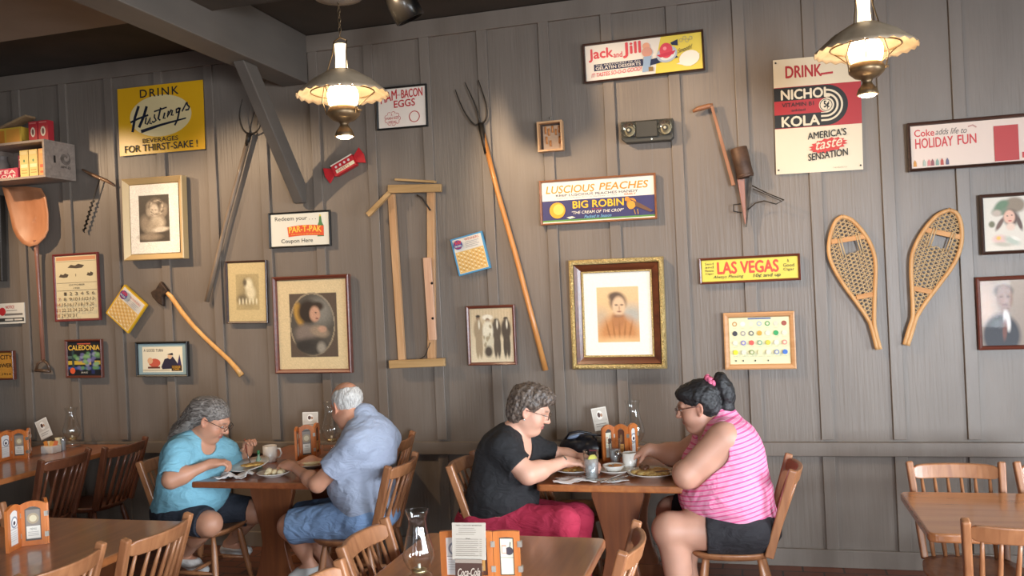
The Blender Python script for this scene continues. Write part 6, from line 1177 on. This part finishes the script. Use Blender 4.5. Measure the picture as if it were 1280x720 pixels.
def legs(S, end, r0, r1, hole, pel):
    S.ell(P_.J['pelvis']+V3(pel[0]), pel[1], None, .05)
    for n, sg in (('L', 1), ('R', -1)):
        hip = P_.J['pelvis']+P_.T @ V3((0, .095*P_.p.get('w', 1.)*sg, -.015)); k_ = P_.J['kn'+n]; S.sleeve(hip, k_, hip+(k_-hip)*end, r0, r1, hole, .05)
def top(z): return lambda S: S.plane((0, 0, z), (0, 0, 1), (-.5, -.5, z-.1), (.5, .5, .95))
P_.garment('shorts', cloth('navy shorts cloth', '#1d2029', '#292c36'), set(), .0, top(.63), (.0035, (30, 50, 78)), after=lambda S: legs(S, .90, .115, .082, .070, ((0, 0, -.02), (.17, .215, .115))))
for n in 'LR':
    S = SDF(*[np.array(q) for q in around((P_.J['an'+n]+P_.J['to'+n])/2, .2)], .005); P_.fill(S, {'ft'+n}, .005); S.noise(.0015, (60, 90)); o = P_.J['an'+n]+V3((0, 0, -.012)); S.plane(o, (0, 0, 1), *around(o, .12)); sdf_obj(S, 'slipper_sock', cloth('white sock', '#c9c3bd', '#d8d2cc'), P_.t)
S = hairbase(P_, 0, 0, 0); E(P_, S, (-.020, 0, .040), (.107, .085, .090)); E(P_, S, (-.06, 0, 0), (.07, .08, .08), .03); hd = P_.J['head']
ends = [P_.hp(-.10, .0, .02), P_.J['neck']+V3((-.13, 0, .03)), P_.J['neck']+V3((-.22, -.03, -.03))]; S.cap(ends[0], ends[1], .07, .062, .04); S.cap(ends[1], ends[2], .062, .035, .03)
for dy, dx in ((-.05, .01), (.05, 0), (-.025, -.03)): S.cap(P_.hp(-.08, dy, -.02), P_.J['neck']+V3((-.17+dx, dy*1.2, .0)), .04, .028, .02)
S.noise(.003, (60, 95, 150), 2.2); E(P_, S, (.100, 0, -.045), (.085, .12, .10), .008, 'cut'); [E(P_, S, (.02, .095*sg, -.035), (.038, .03, .05), .006, 'cut') for sg in (1, -1)]
sdf_obj(S, 'hair', noisy('grey brown hair', '#463d38', '#8f867e', (14, 130, 90), .5, .8, 4, dist=.6), P_.t, None, 1)
P_.glasses(paint('#2c2624', .3, .3))
mb = MB(); w0 = P_.J['wrL']; dd = unit(P_.J['wrL']-P_.J['elL']); Rm = Vector(dd).to_track_quat('Z', 'Y').to_matrix(); mb.lathe([(.030, -.012), (.035, -.008), (.035, .008), (.030, .012)], paint('#1d1b1c', .4), 20, Vector(w0-dd*.06), R=Rm, cap=False); mb.build('wristwatch', P_.t)
gl = V3(P_.J['gripL'])+P_.b; tt = thing('fork', 'fork with reddish handle held up by the woman in blue', 'fork', gl); mb = MB(); mb.tube([(.0, 0, -.03), (-.004, 0, .03), (-.01, .0, .055)], .005, paint('#8a4a3a', .4), 8); mb.build('handle', tt); mb = MB(); mb.tube([(0, 0, -.03), (.02, 0, -.09)], .003, SILV, 6); mb.bar((.02, 0, -.09), (.03, 0, -.12), .020, .003, SILV); mb.build('tines', tt)
# ---------------------------------------------------------------- man at the left table
b = aty(463, 640, -1.07); B0 = (b.x, -1.07)
J = dict(pelvis=(b.x, -1.07, .565), neck=W(457, 524, -1.06), head=W(433, 506, -1.05), shL=W(444, 558, -1.24), shR=W(485, 549, -.86), elL=W(397, 605, -1.25), elR=W(430, 590, -.76), wrL=W(366, 583, -1.06), wrR=W(390, 575, -.80),
         knL=W(363, 658, -1.17), knR=W(372, 648, -.86), anL=W(388, 707, -1.14), anR=(b.x-.36, -.85, .11), toL=W(366, 722, -1.20), toR=(b.x-.55, -.87, .04))
P_ = Person('balding white haired man in a grey-blue shirt and denim shorts', B0, J, dict(w=1.04, d=1.02, fat=.02, belly=.05, arm=.05, thigh=.092, knee=.066, calf=.05, jowl=.006, head_rot=(146, 20), neck_r=.065, hs=1.05, hand=1.05))
P_.skin('#c48c70', [('L', (-.8, .35, .1), (.1, .3, -1), .7), ('R', (-.85, -.1, -.2), (0, 0, -1), .6)], brow='#b5aaa0')
SHIRT = cloth('grey blue shirting', '#969db0', '#9da5b7', 300)
def cuts(S):
    S.cap(P_.J['neck']+P_.T @ V3((.035, 0, .015)), P_.hp(.01, 0, -.05), .062, .085, .006, 'cut'); S.plane((0, 0, .56), (0, 0, -1), (-.5, -.5, .2), (.5, .5, .62))
def sl(S):
    for n in 'LR': q = P_.J['sh'+n]; e = P_.J['el'+n]; S.sleeve(q, e, q+unit(e-q)*.20, .074, .090, .068)
    nk = P_.J['neck']; S.cap(nk-P_.T @ V3((.0, 0, .05)), nk+P_.T @ V3((.012, 0, .014)), .098, .080, .015)
P_.garment('shirt', SHIRT, {'torso'}, .017, cuts, (.0045, (22, 41, 66)), after=sl)
P_.garment('shorts', cloth('light denim', '#7690b5', '#809bbf', 250), set(), 0., top(.66), (.005, (24, 42, 66)), after=lambda S: legs(S, .97, .112, .098, .084, ((0, 0, -.01), (.165, .205, .12))))
shoes(P_, paint('#bfbcb8', .6))
S = hairbase(P_, 0, 0, 0); E(P_, S, (-.022, 0, .030), (.102, .083, .090)); S.noise(.003, (80, 130), .7); E(P_, S, (.005, 0, .118), (.128, .074, .088), .012, 'cut'); E(P_, S, (.09, 0, -.02), (.085, .12, .13), .008, 'cut'); [E(P_, S, (.0, .095*sg, -.025), (.030, .03, .05), .006, 'cut') for sg in (1, -1)]; S.plane(P_.hp(-.06, 0, -.055), P_.H @ V3((-.1, 0, -1)), P_.J['head']-.25, P_.J['head']+.25)
sdf_obj(S, 'hair', noisy('white hair', '#a39c95', '#d4cfc8', (120, 120, 40), .55, .6, 4), P_.t, None, 1)
# ================================================================ light and camera
def area(name, loc, rot, sx, sy, power, col, spread=180):
    l = bpy.data.lights.new(name, 'AREA'); l.shape = 'RECTANGLE'; l.size = sx; l.size_y = sy; l.energy = power; l.color = col
    o = bpy.data.objects.new(name, l); o.location = loc; o.rotation_euler = rot; C.objects.link(o); l.spread = math.radians(spread); return o
def spot(name, loc, target, power, col, size, blend=.7, rad=.03):
    l = bpy.data.lights.new(name, 'SPOT'); l.energy = power; l.color = col; l.spot_size = math.radians(size); l.spot_blend = blend; l.shadow_soft_size = rad
    o = bpy.data.objects.new(name, l); o.location = loc; d = Vector(target)-Vector(loc); o.rotation_euler = d.to_track_quat('-Z', 'Y').to_euler(); C.objects.link(o); return o
DAY = (.82, .91, 1.)
for y in (-7.75, -5.45, -3.15): area('window_and_fill_light', (RX1+.2, y, 1.6), (0, math.radians(66), 0), 1.5, 1.7, 190 if y < -4 else 250, DAY, 115)
for x in (-3.95, -.35, 3.2): area('window_and_fill_light', (x, RY1-.2, 1.6), (math.radians(74), 0, math.radians(8 if x > 3 else 0)), 1.7, 1.6, 8 if x < -1 else (60 if x < 3 else 480), DAY, 115)  # first two are added frontal fill; the last serves the reflected window
area('ceiling_fill', (-3.5, -5.2, 3.5), (0, 0, 0), 3., 2., 9, (1, .88, .74)); area('ceiling_fill', (1., -5.0, 3.5), (0, 0, 0), 3., 2., 9, (1, .9, .78))  # unseen soft fill panels added overhead, no fitting stands there
WARM = (1., .72, .45)
for tx, tz, p in ((-4.7, 1.9, 210), (-3.3, 1.9, 180), (-1.9, 2.2, 120), (-.75, 2.35, 230), (.4, 2.5, 55)):
    spot('track_spot', (tx-1.15, -1.7, 3.45), (tx, 0, tz), p, WARM, 62)
w = bpy.data.worlds.new('World'); bpy.context.scene.world = w; w.use_nodes = True
w.node_tree.nodes['Background'].inputs[0].default_value = (.8, .9, 1., 1); w.node_tree.nodes['Background'].inputs[1].default_value = .6
cam = bpy.data.cameras.new('camera'); co = bpy.data.objects.new('camera', cam); C.objects.link(co); cam.sensor_width = 36; cam.lens = FPX/1280*36; cam.clip_start = .05
c_, s_ = math.cos(ROLL), math.sin(ROLL); xr_ = c_*RT-s_*UP; up_ = s_*RT+c_*UP
Mx = Matrix.Identity(4); Mx.col[0][:3] = xr_; Mx.col[1][:3] = up_; Mx.col[2][:3] = -FW; Mx.col[3][:3] = (0, -CAMD, CAMH); co.matrix_world = Mx
sc = bpy.context.scene; sc.camera = co; sc.view_settings.view_transform = 'Standard'; sc.view_settings.look = 'None'; sc.view_settings.exposure = 0.
sc.cycles.use_denoising = True; sc.cycles.max_bounces = 7; sc.cycles.transparent_max_bounces = 64; sc.cycles.sample_clamp_indirect = 4.; sc.cycles.caustics_reflective = False; sc.cycles.caustics_refractive = False
